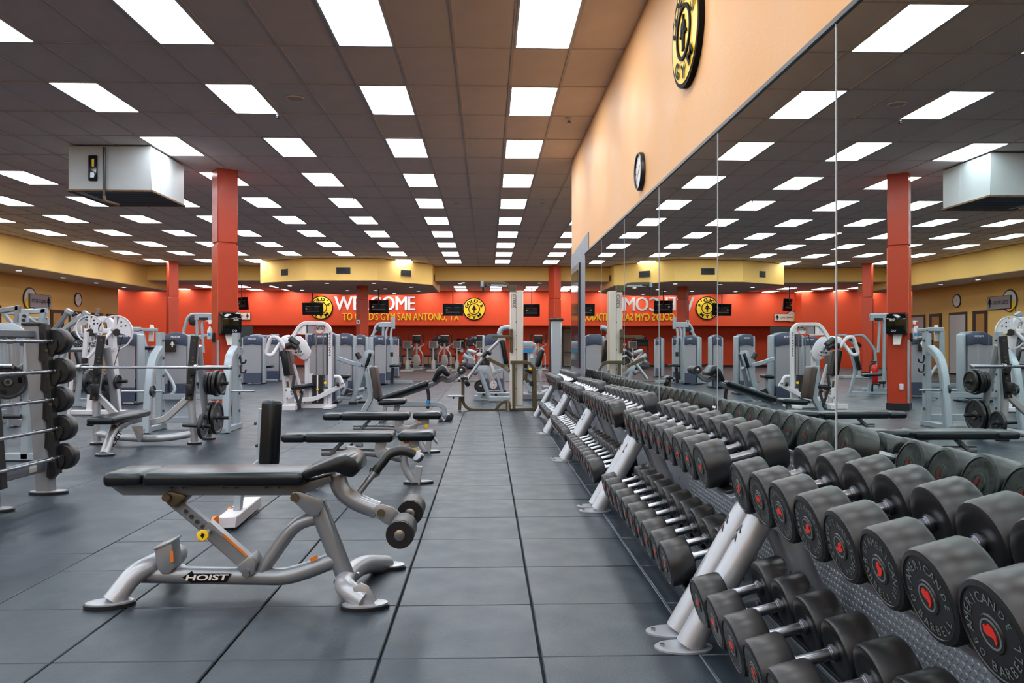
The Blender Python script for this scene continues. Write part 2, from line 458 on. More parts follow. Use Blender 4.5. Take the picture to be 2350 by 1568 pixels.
struct('baseboard_front', 'dark_trim', (-4.2, 41.47, 0.06), (16.0, 0.04, 0.12), 'black baseboard under the recessed red wall', 'baseboard')
struct('baseboard_left', 'dark_trim', (-15.28, 12.6, 0.06), (0.03, 41, 0.12), 'black baseboard under the ochre wall', 'baseboard')
# soffits
s = struct('wall_soffit_left', 'yellow_wall', (-14.45, 13.3, 3.89), (1.7, 42.6, 0.82), 'yellow soffit running along the left wall', 'soffit')
box(s, 'underside', 'soffit_under', (-14.45, 13.3, 3.475), (1.66, 42.5, 0.02), None, 0)
s = struct('wall_soffit_back', 'yellow_wall', (-2.35, 33.0, 4.05), (22.7, 2.0, 0.56), 'yellow soffit crossing the back of the hall', 'soffit')
box(s, 'underside', 'soffit_under', (-2.35, 33.0, 3.765), (22.6, 1.96, 0.02), None, 0)
s = struct('ceiling_back', 'ceiling_tile', (-6.7, 38.5, 3.955), (33, 7.6, 0.1), 'lower tiled ceiling beyond the yellow soffit', 'ceiling')
for k in range(-26, 16): box(s, 'grid_bar', 'ceiling_grid', (k * 0.61, 37.6, 3.903), (0.024, 5.2, 0.008), None, 0) if k % 3 == 0 else None
octo = [(-8.5, 29.85), (-6.5, 28.6), (-3.95, 28.6), (-2.12, 30.7), (-2.12, 35.2), (-3.9, 37.0), (-6.7, 37.0), (-8.5, 35.2)]
oc = tag(MB().prism([V((x, y, 3.5)) for x, y in octo], V((0, 0, 0.79))).build('octagon_soffit', 'yellow_wall', None, smooth=False), 'yellow octagonal ceiling drop with dark vents over the middle of the hall', 'soffit', kind='structure')
cx, cy = -5.3, 32.8
MB().prism([V((cx + (x - cx) * 0.985, cy + (y - cy) * 0.985, 3.49)) for x, y in octo], V((0, 0, 0.012))).build('underside', 'soffit_under', oc, smooth=False)
def vent(px, py, Y, w, h, rz):
    c = P(px, py, Y); v = MB().box(c, (w, 0.03, h), (0, 0, rz), 0.004).build('vent', 'dark_trim', oc)
    R = Matrix.Rotation(rz, 3, 'Z')
    for k in range(5):
        MB().box(c + R @ V((0, -0.018, h * (k - 2) / 6)), (w * 0.88, 0.012, h * 0.05), (0.5, 0, rz), 0).build('slat', 'iron', v, smooth=False)
vent(788, 621, 28.585, 0.5, 0.23, 0.0)
vent(653, 625, 29.18, 0.34, 0.23, math.atan2(-1.25, 2.0))
vent(932, 627, 29.60, 0.5, 0.23, math.atan2(2.1, 1.83))
box(oc, 'vent', 'dark_trim', (-2.11, 31.6, 3.86), (0.03, 0.5, 0.23), None, 0)
# columns, square and turned about 35 degrees to the hall
CR = math.radians(35); CW = 0.366
C_AL, C_NR = V((math.cos(CR), math.sin(CR), 0)), V((math.sin(CR), -math.cos(CR), 0))   # along and out of the face turned to the mirror
def column(c, top, label):
    w = CW; x, y = c.x, c.y; R = (0, 0, CR)
    m = MB(); m.box((x, y, 1.48), (w, w, 2.96), R, 0.012); m.box((x, y, 2.985), (w - 0.05, w - 0.05, 0.06), R, 0)
    m.box((x, y, (3.0 + top) / 2), (w - 0.012, w - 0.012, top - 3.0), R, 0.012)
    c = tag(m.build('column', 'red_column', None), label, 'column', 'red columns of the hall', 'structure')
    box(c, 'base_trim', 'dark_trim', (x, y, 0.06), (w + 0.02, w + 0.02, 0.12), R, 0.004)
    return c
CORN = P(499, 700, 14.02); CORN.z = 0
column(CORN + C_AL * CW / 2 - C_NR * CW / 2, 4.33, 'large red column with a black towel dispenser on it')
column(P(396, 700, 30.1), 4.33, 'smaller red column left of the big red column')
column(P(831.5, 700, 31.2), 3.52, 'dark red column under the octagonal yellow soffit')
column(P(1273, 700, 31.2), 4.33, 'red column behind the grey cable tower near the mirror wall')
# doors and windows in the left wall
def left_opening(name, px0, px1, py_top, kind, label):
    a, b = PX(px0, py_top, -15.3), PX(px1, py_top, -15.3); y0, y1 = a.y, b.y; h = 2.42
    d = tag(MB().box((-15.29, (y0 + y1) / 2, h / 2), (0.05, y1 - y0, h), None, 0.004).build(name, 'door_frame'), label, 'door' if 'door' in name else 'window', kind='structure')
    if kind == 'wood':
        box(d, 'leaf', 'door_wood', (-15.262, (y0 + y1) / 2 - 0.06, h / 2 - 0.05), (0.03, y1 - y0 - 0.36, h - 0.14), None, 0)
        cyl(d, 'handle', 'chrome', (-15.24, y1 - 0.5, 1.05), (-15.18, y1 - 0.5, 1.05), 0.03)
    else:
        box(d, 'pane', 'frosted', (-15.262, (y0 + y1) / 2, h / 2 - 0.02), (0.03, y1 - y0 - 0.14, h - 0.16), None, 0)
left_opening('door_1', 115, 145, 707, 'wood', 'wooden door in dark frame on the ochre wall beside the cycle studio sign')
left_opening('window_2', 157, 194, 712, 'glass', 'frosted glass doorway between two wooden doors on the ochre wall')
left_opening('door_2', 210, 235, 715, 'wood', 'wooden door right of the frosted doorway on the ochre wall')
left_opening('window_3', 244, 273, 720, 'glass', 'frosted glass doorway next to the red end wall')
left_opening('door_3', -40, 1, 697, 'wood', 'wooden door cut by the left edge of the frame')
# low windows in the recessed red wall
for k, (a, b) in enumerate(((905, 960), (970, 1005), (1012, 1046))):
    p, q = P(a, 816, 41.48), P(b, 838, 41.48)
    w = tag(MB().box(((p.x + q.x) / 2, 41.47, (p.z + q.z) / 2), (q.x - p.x, 0.06, p.z - q.z), None, 0).build('window_%d' % (k + 4), 'dark_trim', None, smooth=False),
            ['low dark framed window left of the ellipticals', 'low dark framed window between the two front ellipticals', 'low dark framed window under the wall phone and bottle'][k], 'window', kind='structure')
    n = 3
    for i in range(n):
        x0 = p.x + 0.08 + i * (q.x - p.x - 0.1) / n
        box(w, 'pane', 'window_warm', (x0 + (q.x - p.x - 0.1) / n / 2 - 0.02, 41.43, (p.z + q.z) / 2), ((q.x - p.x - 0.1) / n - 0.05, 0.02, (p.z - q.z) - 0.14), None, 0)

# ================================================================== lights of the place
lp_frame = MB()
for sx in (-1, 1):
    lp_frame.box((sx * (TX / 2 - 0.02), 0, 0.004), (0.022, TY - 0.02, 0.024), None, 0)
    lp_frame.box((0, sx * (TY / 2 - 0.02), 0.004), (TX - 0.04, 0.022, 0.024), None, 0)
o = lp_frame.build('frame', 'panel_frame', None, smooth=False); lp_frame_me = o.data; bpy.data.objects.remove(o)
_q = [(-0.265, -0.57), (0.265, -0.57), (0.265, 0.57), (-0.265, 0.57)]
_d = MB().add([(x, y, 0.002) for x, y in _q] + [(x, y, -0.014) for x, y in _q], [[0, 1, 5, 4], [1, 2, 6, 5], [2, 3, 7, 6], [3, 0, 4, 7], [4, 5, 6, 7]]).build('diffuser', 'panel_glow', None, smooth=False); lp_glow_me = _d.data; bpy.data.objects.remove(_d)
def lamp_panel(x, y, z, label, group):
    t = thing('ceiling_light', label, 'ceiling light', (x, y, z), group)
    for nm, me in (('frame', lp_frame_me), ('diffuser', lp_glow_me)):
        c = bpy.data.objects.new(nm, me); C.objects.link(c); c.parent = t
        if nm == 'diffuser': c.location.z = 0.004
rows = sorted(set(j for _, _, _, j in lamps), reverse=True); colsl = sorted(set(i for _, _, i, _ in lamps), reverse=True)
left_cols = [i for i in colsl if GX0 + i * TX < WX]; right_cols = sorted(i for i in colsl if GX0 + i * TX > WX)
for x, y, i, j in lamps:
    r = rows.index(j)
    rl = ORD[r] if r < len(ORD) else 'last'
    if i in left_cols: lab = 'bright ceiling light panel, %s row from the back soffit, %s from the mirror wall' % (rl, ORD[left_cols.index(i)])
    else: lab = 'bright ceiling light panel beyond the mirror wall end, %s row from back, %s column' % (rl, ORD[right_cols.index(i)])
    if y < 6.3: lab = 'bright ceiling light panel above or behind the camera, %s row, %s column' % (rl, ORD[left_cols.index(i)])
    lamp_panel(x, y, CZ + 0.002, lab, 'ceiling light panels in rows')
k = 0
for r, yy in enumerate((37.3, 39.4)):
    for q in range(-13, 5):
        x = 0.42 + q * 1.70
        if -8.3 < x < -2.3 and r == 0: continue
        lamp_panel(x, yy, 3.895, 'low back ceiling light panel, %s row from the red wall, %s from left' % (ORD[1 - r], (ORD + ['sixteenth', 'seventeenth', 'eighteenth'])[q + 13]), 'light panels of the low back ceiling')
def downlight(x, y, z, label):
    t = thing('downlight', label, 'downlight', (x, y, z), 'small round downlights')
    MB().ring((x, y, z - 0.012), UZ, 0.085, 0.12, 0.012, 20).build('trim_ring', 'panel_frame', t, smooth=False)
    MB().cyl((x, y, z - 0.006), (x, y, z), 0.085, 16).build('lens', 'down_glow', t, smooth=False)
for k, (px, py) in enumerate(((665, 656), (693, 666), (750, 650), (797, 667), (858, 650), (862, 667), (884, 663), (905, 674), (944, 659), (960, 668))):
    q = PZ(px, py, 3.485)
    if q.y < 36.5: downlight(q.x, q.y, 3.488, 'small round downlight under the octagonal soffit, %s from the left' % ORD[k])
for k, (px, py) in enumerate(((48, 621), (139, 637), (218, 649), (284, 659))):
    q = PZ(px, py, 3.465); downlight(-14.4, min(q.y, 33.5), 3.464, 'small round downlight under the left soffit, %s from the frame edge' % ORD[k])
for k, px in enumerate((372, 574, 594, 1052, 1060, 1148, 1245)):
    q = PZ(px, 641.5 if k % 2 else 642, 3.75); downlight(q.x, 32.8 + 0.5 * (k % 2), 3.754, 'small round downlight under the back soffit, %s from the left' % ORD[k])

# ================================================================== things on the shell
# hanging air handler box
hx0, hx1, hy0, hy1 = P(157, 400, 12.47).x, P(347, 400, 12.47).x, 12.47, 13.8
hc = V(((hx0 + hx1) / 2, (hy0 + hy1) / 2, 3.93))
hv = thing('air_handler', 'white boxed air handler hanging from the ceiling beside the red column', 'air handler', (hc.x, hc.y, 3.58))
box(hv, 'housing', 'hvac_white', (hc.x, hc.y, 3.94), (hx1 - hx0, hy1 - hy0, 0.69), None, 0.008)
m = MB()
m.box((hc.x, hy0 + 0.02, 3.59), (hx1 - hx0 + 0.03, 0.06, 0.03), None, 0.003); m.box((hx1, hc.y, 3.59), (0.05, hy1 - hy0, 0.03), None, 0.003); m.box((hx0, hc.y, 3.59), (0.05, hy1 - hy0, 0.03), None, 0.003); m.box((hc.x, hy1, 3.59), (hx1 - hx0 + 0.03, 0.06, 0.03), None, 0.003)
m.build('rim', 'rust', hv)
for k in range(14): box(hv, 'louver', 'iron', (hc.x + 0.05, hy0 + 0.12 + k * 0.085, 3.596), (hx1 - hx0 - 0.2, 0.03, 0.01), (0.5, 0, 0), 0)
for xx in (0.25, 0.62): box(hv, 'seam', 'panel_frame', (hx1 + 0.002, hy0 + xx * (hy1 - hy0), 3.95), (0.004, 0.012, 0.68), None, 0)
cyl(hv, 'pipe', 'iron', P(239, 338, 12.42), P(239, 452, 12.42), 0.022)
tube(hv, 'drain_elbow', 'rust', [P(239, 450, 12.42), P(241, 462, 12.42), P(272, 470, 12.6)], 0.024)
c = P(213, 386, 12.455)
e = box(hv, 'meter_box', 'gloss_black', c, (0.135, 0.03, 0.40), None, 0.01)
box(e, 'dial', 'chrome', c + V((0, -0.018, -0.11)), (0.07, 0.012, 0.09), None, 0.01); box(e, 'label_strip', 'yellow', c + V((0.01, -0.017, 0.08)), (0.035, 0.006, 0.12), None, 0)
# sprinklers, speakers
for k, (px, py) in enumerate(((637, 268), (1306, 278), (812, 457), (1245, 464), (936, 597), (1213, 547))):
    q = PZ(px, py, CZ - 0.04); x, y = q.x, q.y
    t = thing('fire_sprinkler', ['fire sprinkler head below the second row of ceiling lights', 'fire sprinkler head close to the mirror wall', 'fire sprinkler head in mid ceiling left of the aisle',
              'fire sprinkler head in mid ceiling right of the aisle', 'far fire sprinkler head in front of the octagonal soffit', 'far fire sprinkler head near the back light rows'][k], 'sprinkler', (x, y, CZ - 0.07))
    MB().lathe([(0.045, 0.0), (0.04, 0.01), (0.018, 0.012), (0.018, 0.03)], (x, y, CZ - 0.002), -UZ, 14).build('escutcheon', 'panel_frame', t)
    m = MB(); m.cyl((x, y, CZ - 0.03), (x, y, CZ - 0.055), 0.01, 8); m.cyl((x, y, CZ - 0.055), (x, y, CZ - 0.06), 0.028, 10); m.build('deflector', 'iron', t)
for k, (px, py) in enumerate(((677, 226), (1049, 466))):
    q = PZ(px, py, CZ)
    t = thing('ceiling_speaker', ['round ceiling speaker grille between the second light rows', 'round ceiling speaker grille further down the hall'][k], 'speaker', (q.x, q.y, CZ))
    MB().ring((q.x, q.y, CZ - 0.012), UZ, 0.10, 0.12, 0.014, 28).build('rim', 'ceiling_tile', t)
    MB().cyl((q.x, q.y, CZ - 0.006), (q.x, q.y, CZ), 0.10, 24).build('grille', 'ceiling_grid', t)

# ---- round logo signs
def figure(mb, c, xd, yd, nrm, h, t):
    c, xd, yd, nrm = V(c), V(xd), V(yd), V(nrm)
    half = [(0, 0.5), (0.06, 0.49), (0.075, 0.43), (0.05, 0.37), (0.06, 0.34), (0.16, 0.30), (0.21, 0.20), (0.235, 0.08), (0.25, -0.02), (0.22, -0.06), (0.19, -0.02), (0.16, 0.12), (0.12, 0.15), (0.10, 0.02),
            (0.12, -0.12), (0.10, -0.27), (0.095, -0.42), (0.12, -0.5), (0.03, -0.5), (0.025, -0.3), (0.0, -0.1)]
    out = half + [(-x, y) for x, y in half[::-1][1:-1]]
    mb.prism([c + xd * (x * h) + yd * (y * h) for x, y in out], nrm * t)
    for s in (-1, 1):
        q = c + xd * (s * 0.235 * h) + yd * (-0.05 * h)
        for e in (-1, 1): mb.cyl(q + xd * (e * 0.07 * h) , q + xd * (e * 0.07 * h) + nrm * t, 0.05 * h, 10)
        mb.prism([q + xd * (-0.07 * h) + yd * 0.012 * h, q + xd * (0.07 * h) + yd * 0.012 * h, q + xd * (0.07 * h) - yd * 0.012 * h, q + xd * (-0.07 * h) - yd * 0.012 * h], nrm * t)
def logo(c, xd, nrm, R, label, depth=0.03):
    c, xd, nrm = V(c), V(xd), V(nrm); yd = UZ
    t = thing('round_sign', label, 'sign', c - UZ * R)
    MB().cyl(c, c + nrm * depth, R, 56).build('backing_disc', 'letter_black', t)
    MB().cyl(c + nrm * depth, c + nrm * (depth + 0.004), R * 0.92, 56).build('yellow_face', 'logo_yellow', t)
    e = depth + 0.004
    MB().ring(c + nrm * e, nrm, R * 0.44, R * 0.51, 0.012, 48).build('inner_ring', 'letter_black', t)
    for word, mid, span, inw in (("GOLD'S", math.pi / 2, math.radians(136), False), ('GYM', -math.pi / 2, math.radians(78), True)):
        n_ = len(word)
        for i, ch in enumerate(word):
            f_ = (i - (n_ - 1) / 2) / (n_ - 1); m = MB()
            arc_text(m, ch, c + nrm * (e + 0.008), xd, yd, R * 0.715, R * 0.27, mid + f_ * span * (1 if inw else -1), 0, inw, bold=0.02, hs=1.3)
            m.build('letter', 'letter_black', t, smooth=False)
    m = MB(); figure(m, c + nrm * e, xd, yd, nrm, R * 0.66, 0.012); m.build('emblem_figure', 'letter_black', t, smooth=False)
    return t
wl = PX(1584, 84, WX)
logo(V((WX, wl.y, 3.43)), -UY, -UX, 0.385, 'round yellow and black logo sign high on the tan wall', 0.04)
cA = P(735, 706, 39.98); cB = P(1088, 709, 39.98)
logo(V((cA.x, 40.2, cA.z)), UX, -UY, 0.60, 'round yellow logo left of the welcome lettering behind a television', 0.05)
logo(V((cB.x, 40.2, cB.z)), UX, -UY, 0.58, 'round yellow logo right of the welcome lettering', 0.05)
# wall lettering
def wall_text(name, s, m, x0, y0, x1, y1, label, bold=0.02):
    a, b = P(x0, y1, 40.17), P(x1, y0, 40.17); t = thing(name, label, 'lettering', a); t.location.y = 40.19
    W = {}; adv = []; x = 0.0
    for ch in s:
        if ch == ' ': adv.append(None); x += 0.30; continue
        g_ = glyphs(ch, 0.0); adv.append((x - g_[2], ch)); x += g_[3] - g_[2] + 0.085
    kx = (b.x - a.x) / (x - 0.085); ky = (b.z - a.z) / 0.73
    for it in adv:
        if it is None: continue
        off, ch = it; vs, fs, *_r = glyphs(ch, 0.0)
        mb_ = MB()
        for kz, dx in enumerate((-0.022, 0.0, 0.022) if bold else (0.0,)):
            bm = bmesh.new(); vv = [bm.verts.new((a.x + (q.x + off + dx) * kx, 40.165 - 0.004 * kz, a.z + q.y * ky)) for q in vs]
            for f_ in fs:
                try: bm.faces.new([vv[i] for i in f_])
                except ValueError: pass
            r = bmesh.ops.extrude_face_region(bm, geom=list(bm.faces)); bmesh.ops.translate(bm, vec=(0, 0.03, 0), verts=[q for q in r['geom'] if isinstance(q, bmesh.types.BMVert)])
            mb_.addbm(bm)
        ORG[t.name] = V((a.x, 40.19, a.z)); mb_.build('letter', m, t, smooth=False)
    return t
wall_text('welcome_lettering', 'WELCOME', 'letter_white', 768, 679, 952, 712, 'large white WELCOME lettering on the red wall', 1)
wall_text('place_lettering', "TO GOLD'S GYM SAN ANTONIO, TX", 'logo_yellow', 786, 718, 1053, 735, 'yellow lettering line below the word WELCOME', 1)
# ---- clocks
def clock(c, nrm, xd, R, label):
    c, nrm, xd = V(c), V(nrm), V(xd); t = thing('wall_clock', label, 'clock', c - UZ * R)
    MB().lathe([(R, 0), (R, 0.03), (R * 0.94, 0.045), (R * 0.88, 0.04), (R * 0.86, 0.025), (R * 0.4, 0.02)], c, nrm, 40).build('case', 'iron', t)
    MB().cyl(c + nrm * 0.024, c + nrm * 0.028, R * 0.87, 40).build('dial', 'clock_face', t)
    m = MB()
    for k in range(12):
        a = k * math.pi / 6; d = xd * math.sin(a) + UZ * math.cos(a); m.prism([c + nrm * 0.028 + d * R * 0.72 + d.cross(nrm) * s * R * 0.02 for s in (-1, 1)] + [c + nrm * 0.028 + d * R * 0.82 + d.cross(nrm) * s * R * 0.02 for s in (1, -1)], nrm * 0.002)
    m.build('hour_marks', 'letter_black', t, smooth=False)
    for a, L, w in ((0.9, 0.45, 0.03), (4.2, 0.7, 0.022)):
        d = xd * math.sin(a) + UZ * math.cos(a); s = d.cross(nrm)
        MB().prism([c + nrm * 0.031 + s * w * R, c + nrm * 0.031 + d * L * R, c + nrm * 0.031 - s * w * R], nrm * 0.002).build('hand', 'letter_black', t, smooth=False)
q = PX(1473, 394, WX); clock((WX, q.y, q.z), -UX, -UY, 0.178, 'dark rimmed wall clock on the tan wall above the mirror')
q = PX(178, 688, -15.3); clock((-15.3, q.y, q.z), UX, UY, 0.26, 'small wall clock on the ochre wall above the doors')
# ---- hanging signs
def hang_sign(c, xd, nrm, w, h, text, m, label, rods, flip_badge=-1):
    c, xd, nrm = V(c), V(xd), V(nrm); t = thing('hanging_sign', label, 'sign', c - UZ * h / 2)
    yd = UZ
    def plate(cx, cz, ww, hh, th, mm, nm, off=0.0):
        q = c + xd * cx + yd * cz + nrm * off
        return MB().prism([q + xd * (sx * ww / 2) + yd * (sy * hh / 2) for sx, sy in ((-1, -1), (1, -1), (1, 1), (-1, 1))], nrm * th).build(nm, mm, t, smooth=False)
    plate(0, 0, w, h, 0.03, m, 'plate'); plate(0, 0, w * 1.03, h * 1.08, 0.02, 'iron', 'border', -0.022)
    b = c + xd * (flip_badge * w * 0.42) - nrm * 0.06 + yd * h * 0.1
    MB().cyl(b, b + nrm * 0.03, h * 0.86, 32).build('round_badge', 'clock_face', t); MB().ring(b + nrm * 0.005, nrm, h * 0.8, h * 0.9, 0.03, 32).build('badge_rim', 'iron', t)
    MB().prism([b + nrm * 0.032 + xd * x * h + yd * y * h for x, y in ((-0.62, 0.02), (-0.2, 0.02), (-0.2, -0.6), (0.1, -0.6), (0.1, -0.82), (-0.62, -0.82))], nrm * 0.003).build('badge_letter', 'logo_yellow', t, smooth=False)
    m2 = MB(); text_fit(m2, text, c - xd * w * 0.44 - yd * h * 0.13 + nrm * 0.033, xd, yd, w * 0.66, h * 0.27, 0.02); m2.build('lettering', 'letter_black', t, smooth=False)
    m2 = MB(); figure(m2, c + xd * w * 0.37 + nrm * 0.03, xd, yd, nrm, h * 0.8, 0.004); m2.build('emblem_figure', 'letter_black', t, smooth=False)
    return t
q = PX(88, 692, -15.3); hang_sign((-15.238, q.y, q.z), UY, UX, 1.25, 0.44, 'CYCLE STUDIO', 'sign_grey', 'grey cycle studio sign with round badge on the ochre wall', None)
q = P(551, 726, 40.1); hang_sign((q.x, 40.138, q.z), UX, -UY, 0.98, 0.34, 'BASKETBALL', 'sign_cream', 'cream basketball sign on the red wall behind the column', None)
# ---- televisions hung from the ceiling
def television(px0, px1, py0, py1, Y, ztop, label, rz=0.0, tilt=0.12):
    a, b = P(px0, py1, Y), P(px1, py0, Y); c = (a + b) / 2; w, h = b.x - a.x, b.z - a.z
    t = thing('hanging_television', label, 'television', (c.x, c.y, a.z), 'televisions hanging over the cardio area')
    R = Matrix.Rotation(rz, 3, 'Z') @ Matrix.Rotation(tilt, 3, 'X')
    MB().box(c, (w, 0.06, h), R, 0.012).build('cabinet', 'screen_black', t)
    MB().box(c + R @ V((0, -0.045, -0.05 * h)), (w * 0.62, 0.04, h * 0.5), R, 0.01).build('rear_cover', 'tv_grey', t)
    for k in (-1, 1): MB().box(c + R @ V((0, -0.07, k * h * 0.2)), (w * 0.7, 0.015, 0.022), R, 0).build('bracket_rail', 'machine_grey', t)
    MB().box(c + R @ V((-0.3 * w, -0.068, 0)), (0.07, 0.006, 0.07), R, 0).build('sticker', 'paper', t)
    MB().box(c + R @ V((0, 0.034, 0)), (w * 0.94, 0.008, h * 0.9), R, 0).build('screen', 'gloss_black', t)
    top = c + R @ V((0, -0.09, 0.1 * h)); cyl(t, 'pole', 'iron', top, (top.x, top.y, ztop), 0.022)
    MB().box(top, (0.14, 0.05, 0.16), R, 0.008).build('mount', 'iron', t)
television(694, 742, 695, 723, 35.6, 3.5, 'black television in front of the left round logo')
television(847, 892, 689, 719, 33.0, 3.5, 'black television right of the column under the octagon')
television(1016, 1063, 697, 725, 36.5, 3.9, 'black television in front of the right round logo')
television(1201, 1239, 698, 727, 36.5, 3.9, 'black television right of the white cable tower')
television(543, 574, 682, 711, 36.0, 3.9, 'black television turned sideways right of the large red column', rz=-0.55)
# ---- on the big red column
fz0, fz1 = P(526, 767, 14.05).z, P(526, 716, 14.05).z
dC = CORN + C_AL * (CW * 0.50); hw = 0.165
td = thing('paper_towel_dispenser', 'glossy black paper towel dispenser on the large red column', 'towel dispenser', (dC.x, dC.y, fz0))
prof = [(0, fz0), (0.20, fz0), (0.235, fz0 + 0.06), (0.24, fz1 - 0.12), (0.20, fz1 - 0.03), (0.12, fz1), (0, fz1)]
def DP(u, o, z): q = dC + C_AL * u + C_NR * o; q.z = z; return q
prism(td, 'cover', 'gloss_black', [DP(-hw, o, z) for o, z in prof], C_AL * (2 * hw), 0.012)
prism(td, 'side_window', 'black_plastic', [DP(-hw - 0.004, o * 0.75 + 0.01, fz0 + (z - fz0) * 0.8) for o, z in prof], C_AL * 0.006)
m = MB(); text_fit(m, 'Scott', DP(0.02, 0.243, fz1 - 0.16), C_AL, UZ, 0.09, 0.05); m.build('brand_mark', 'letter_white', td, smooth=False)
m = MB(); [m.ring(DP(0.04 + s_ * 0.022, 0.241, fz0 + 0.06), C_NR, 0.013, 0.018, 0.003, 16) for s_ in (-1, 1)]; m.build('feed_marks', 'letter_white', td, smooth=False)
prism(td, 'paper_sheet', 'paper', [DP(-0.09, 0.12, fz0), DP(0.06, 0.12, fz0), DP(0.06, 0.13, fz0 - 0.19), DP(-0.06, 0.15, fz0 - 0.19)], C_NR * 0.004)
def spray(c, nrm, label, s=1.0):
    c = V(c); t = thing('spray_bottle', label, 'spray bottle', c)
    MB().lathe([(0.036 * s, 0), (0.04 * s, 0.008), (0.04 * s, 0.13 * s), (0.03 * s, 0.155 * s), (0.016 * s, 0.18 * s), (0.016 * s, 0.20 * s)], c, UZ, 18).build('bottle', 'white_enamel', t)
    m = MB(); m.box(c + V((0, -0.042 * s, 0.07 * s)), (0.04 * s, 0.004, 0.05 * s), None, 0.001); m.build('label_patch', 'blue', t)
    MB().cyl(c + UZ * 0.195 * s, c + UZ * 0.225 * s, 0.02 * s, 14).build('collar', 'red_paint', t)
    m = MB(); m.box(c + V((0.004, 0, 0.255 * s)), (0.05 * s, 0.028 * s, 0.06 * s), None, 0.006); m.tube([c + V((-0.02, 0, 0.27 * s)), c + V((-0.05 * s, 0, 0.272 * s))], 0.01 * s); m.build('spray_head', 'letter_white', t)
    tube(t, 'trigger', 'red_paint', [c + V((-0.026 * s, 0, 0.262 * s)), c + V((-0.044 * s, 0, 0.24 * s)), c + V((-0.036 * s, 0, 0.205 * s))], 0.011 * s)
    return t
C_NL = V((-math.cos(CR), -math.sin(CR), 0))
sp = CORN - C_NR * (CW * 0.62) + C_NL * 0.062; sp.z = P(483, 779, 14.2).z
spray(sp, None, 'white spray bottle with red trigger on the large red column', 1.2)
bh = CORN - C_NR * (CW * 0.42) + C_NL * 0.02; bh.z = sp.z + 0.03
t = thing('bottle_holder', 'small black bottle holder on the large red column', 'holder', (bh.x, bh.y, sp.z - 0.05))
MB().box(bh, (0.05, 0.05, 0.16), (0, 0, CR), 0.006).build('clip', 'black_plastic', t); MB().ring(sp - UZ * 0.006, UZ, 0.046, 0.056, 0.006, 20).build('hoop', 'black_plastic', t)
cq = CORN + C_NR * 0.012 + C_AL * 0.005; cz = P(496, 780, 14.0).z
t = thing('conduit', 'pale vertical cable conduit strip on the corner of the large red column', 'conduit', (cq.x, cq.y, 0.13))
box(t, 'cover_strip', 'machine_grey', (cq.x, cq.y, (cz + 0.13) / 2), (0.035, 0.024, cz - 0.13), (0, 0, CR), 0.004); ob_ = CORN + C_AL * 0.12 + C_NR * 0.012; box(t, 'outlet_box', 'white_enamel', (ob_.x, ob_.y, 0.42), (0.07, 0.024, 0.11), (0, 0, CR), 0.006)
# fire extinguisher on its stand, seen in the mirror past the column
ex = V((-6.34, 18.5, 0.26)); t = thing('fire_extinguisher', 'red fire extinguisher on a stand beyond the large red column', 'fire extinguisher', (ex.x, ex.y, 0))
box(t, 'stand_post', 'iron', (ex.x, ex.y + 0.12, 0.4), (0.04, 0.04, 0.8)); box(t, 'stand_base', 'iron', (ex.x, ex.y + 0.05, 0.015), (0.26, 0.3, 0.03)); box(t, 'stand_tray', 'iron', (ex.x, ex.y + 0.02, 0.245), (0.18, 0.22, 0.02))
MB().lathe([(0.07, 0), (0.08, 0.02), (0.08, 0.36), (0.06, 0.42), (0.025, 0.45), (0.025, 0.48)], ex, UZ, 20).build('cylinder', 'red_ext', t)
m = MB(); m.box(ex + V((0, 0, 0.52)), (0.05, 0.12, 0.03), None, 0.004); m.box(ex + V((0, -0.02, 0.49)), (0.04, 0.10, 0.02), None, 0.004); m.build('valve', 'black_plastic', t)
tube(t, 'hose', 'black_plastic', [ex + V((0, 0.04, 0.49)), ex + V((0.09, 0.06, 0.44)), ex + V((0.1, 0.04, 0.15))], 0.012); box(t, 'label_patch', 'paper', ex + V((0.078, 0, 0.22)), (0.012, 0.08, 0.14), None, 0.003)
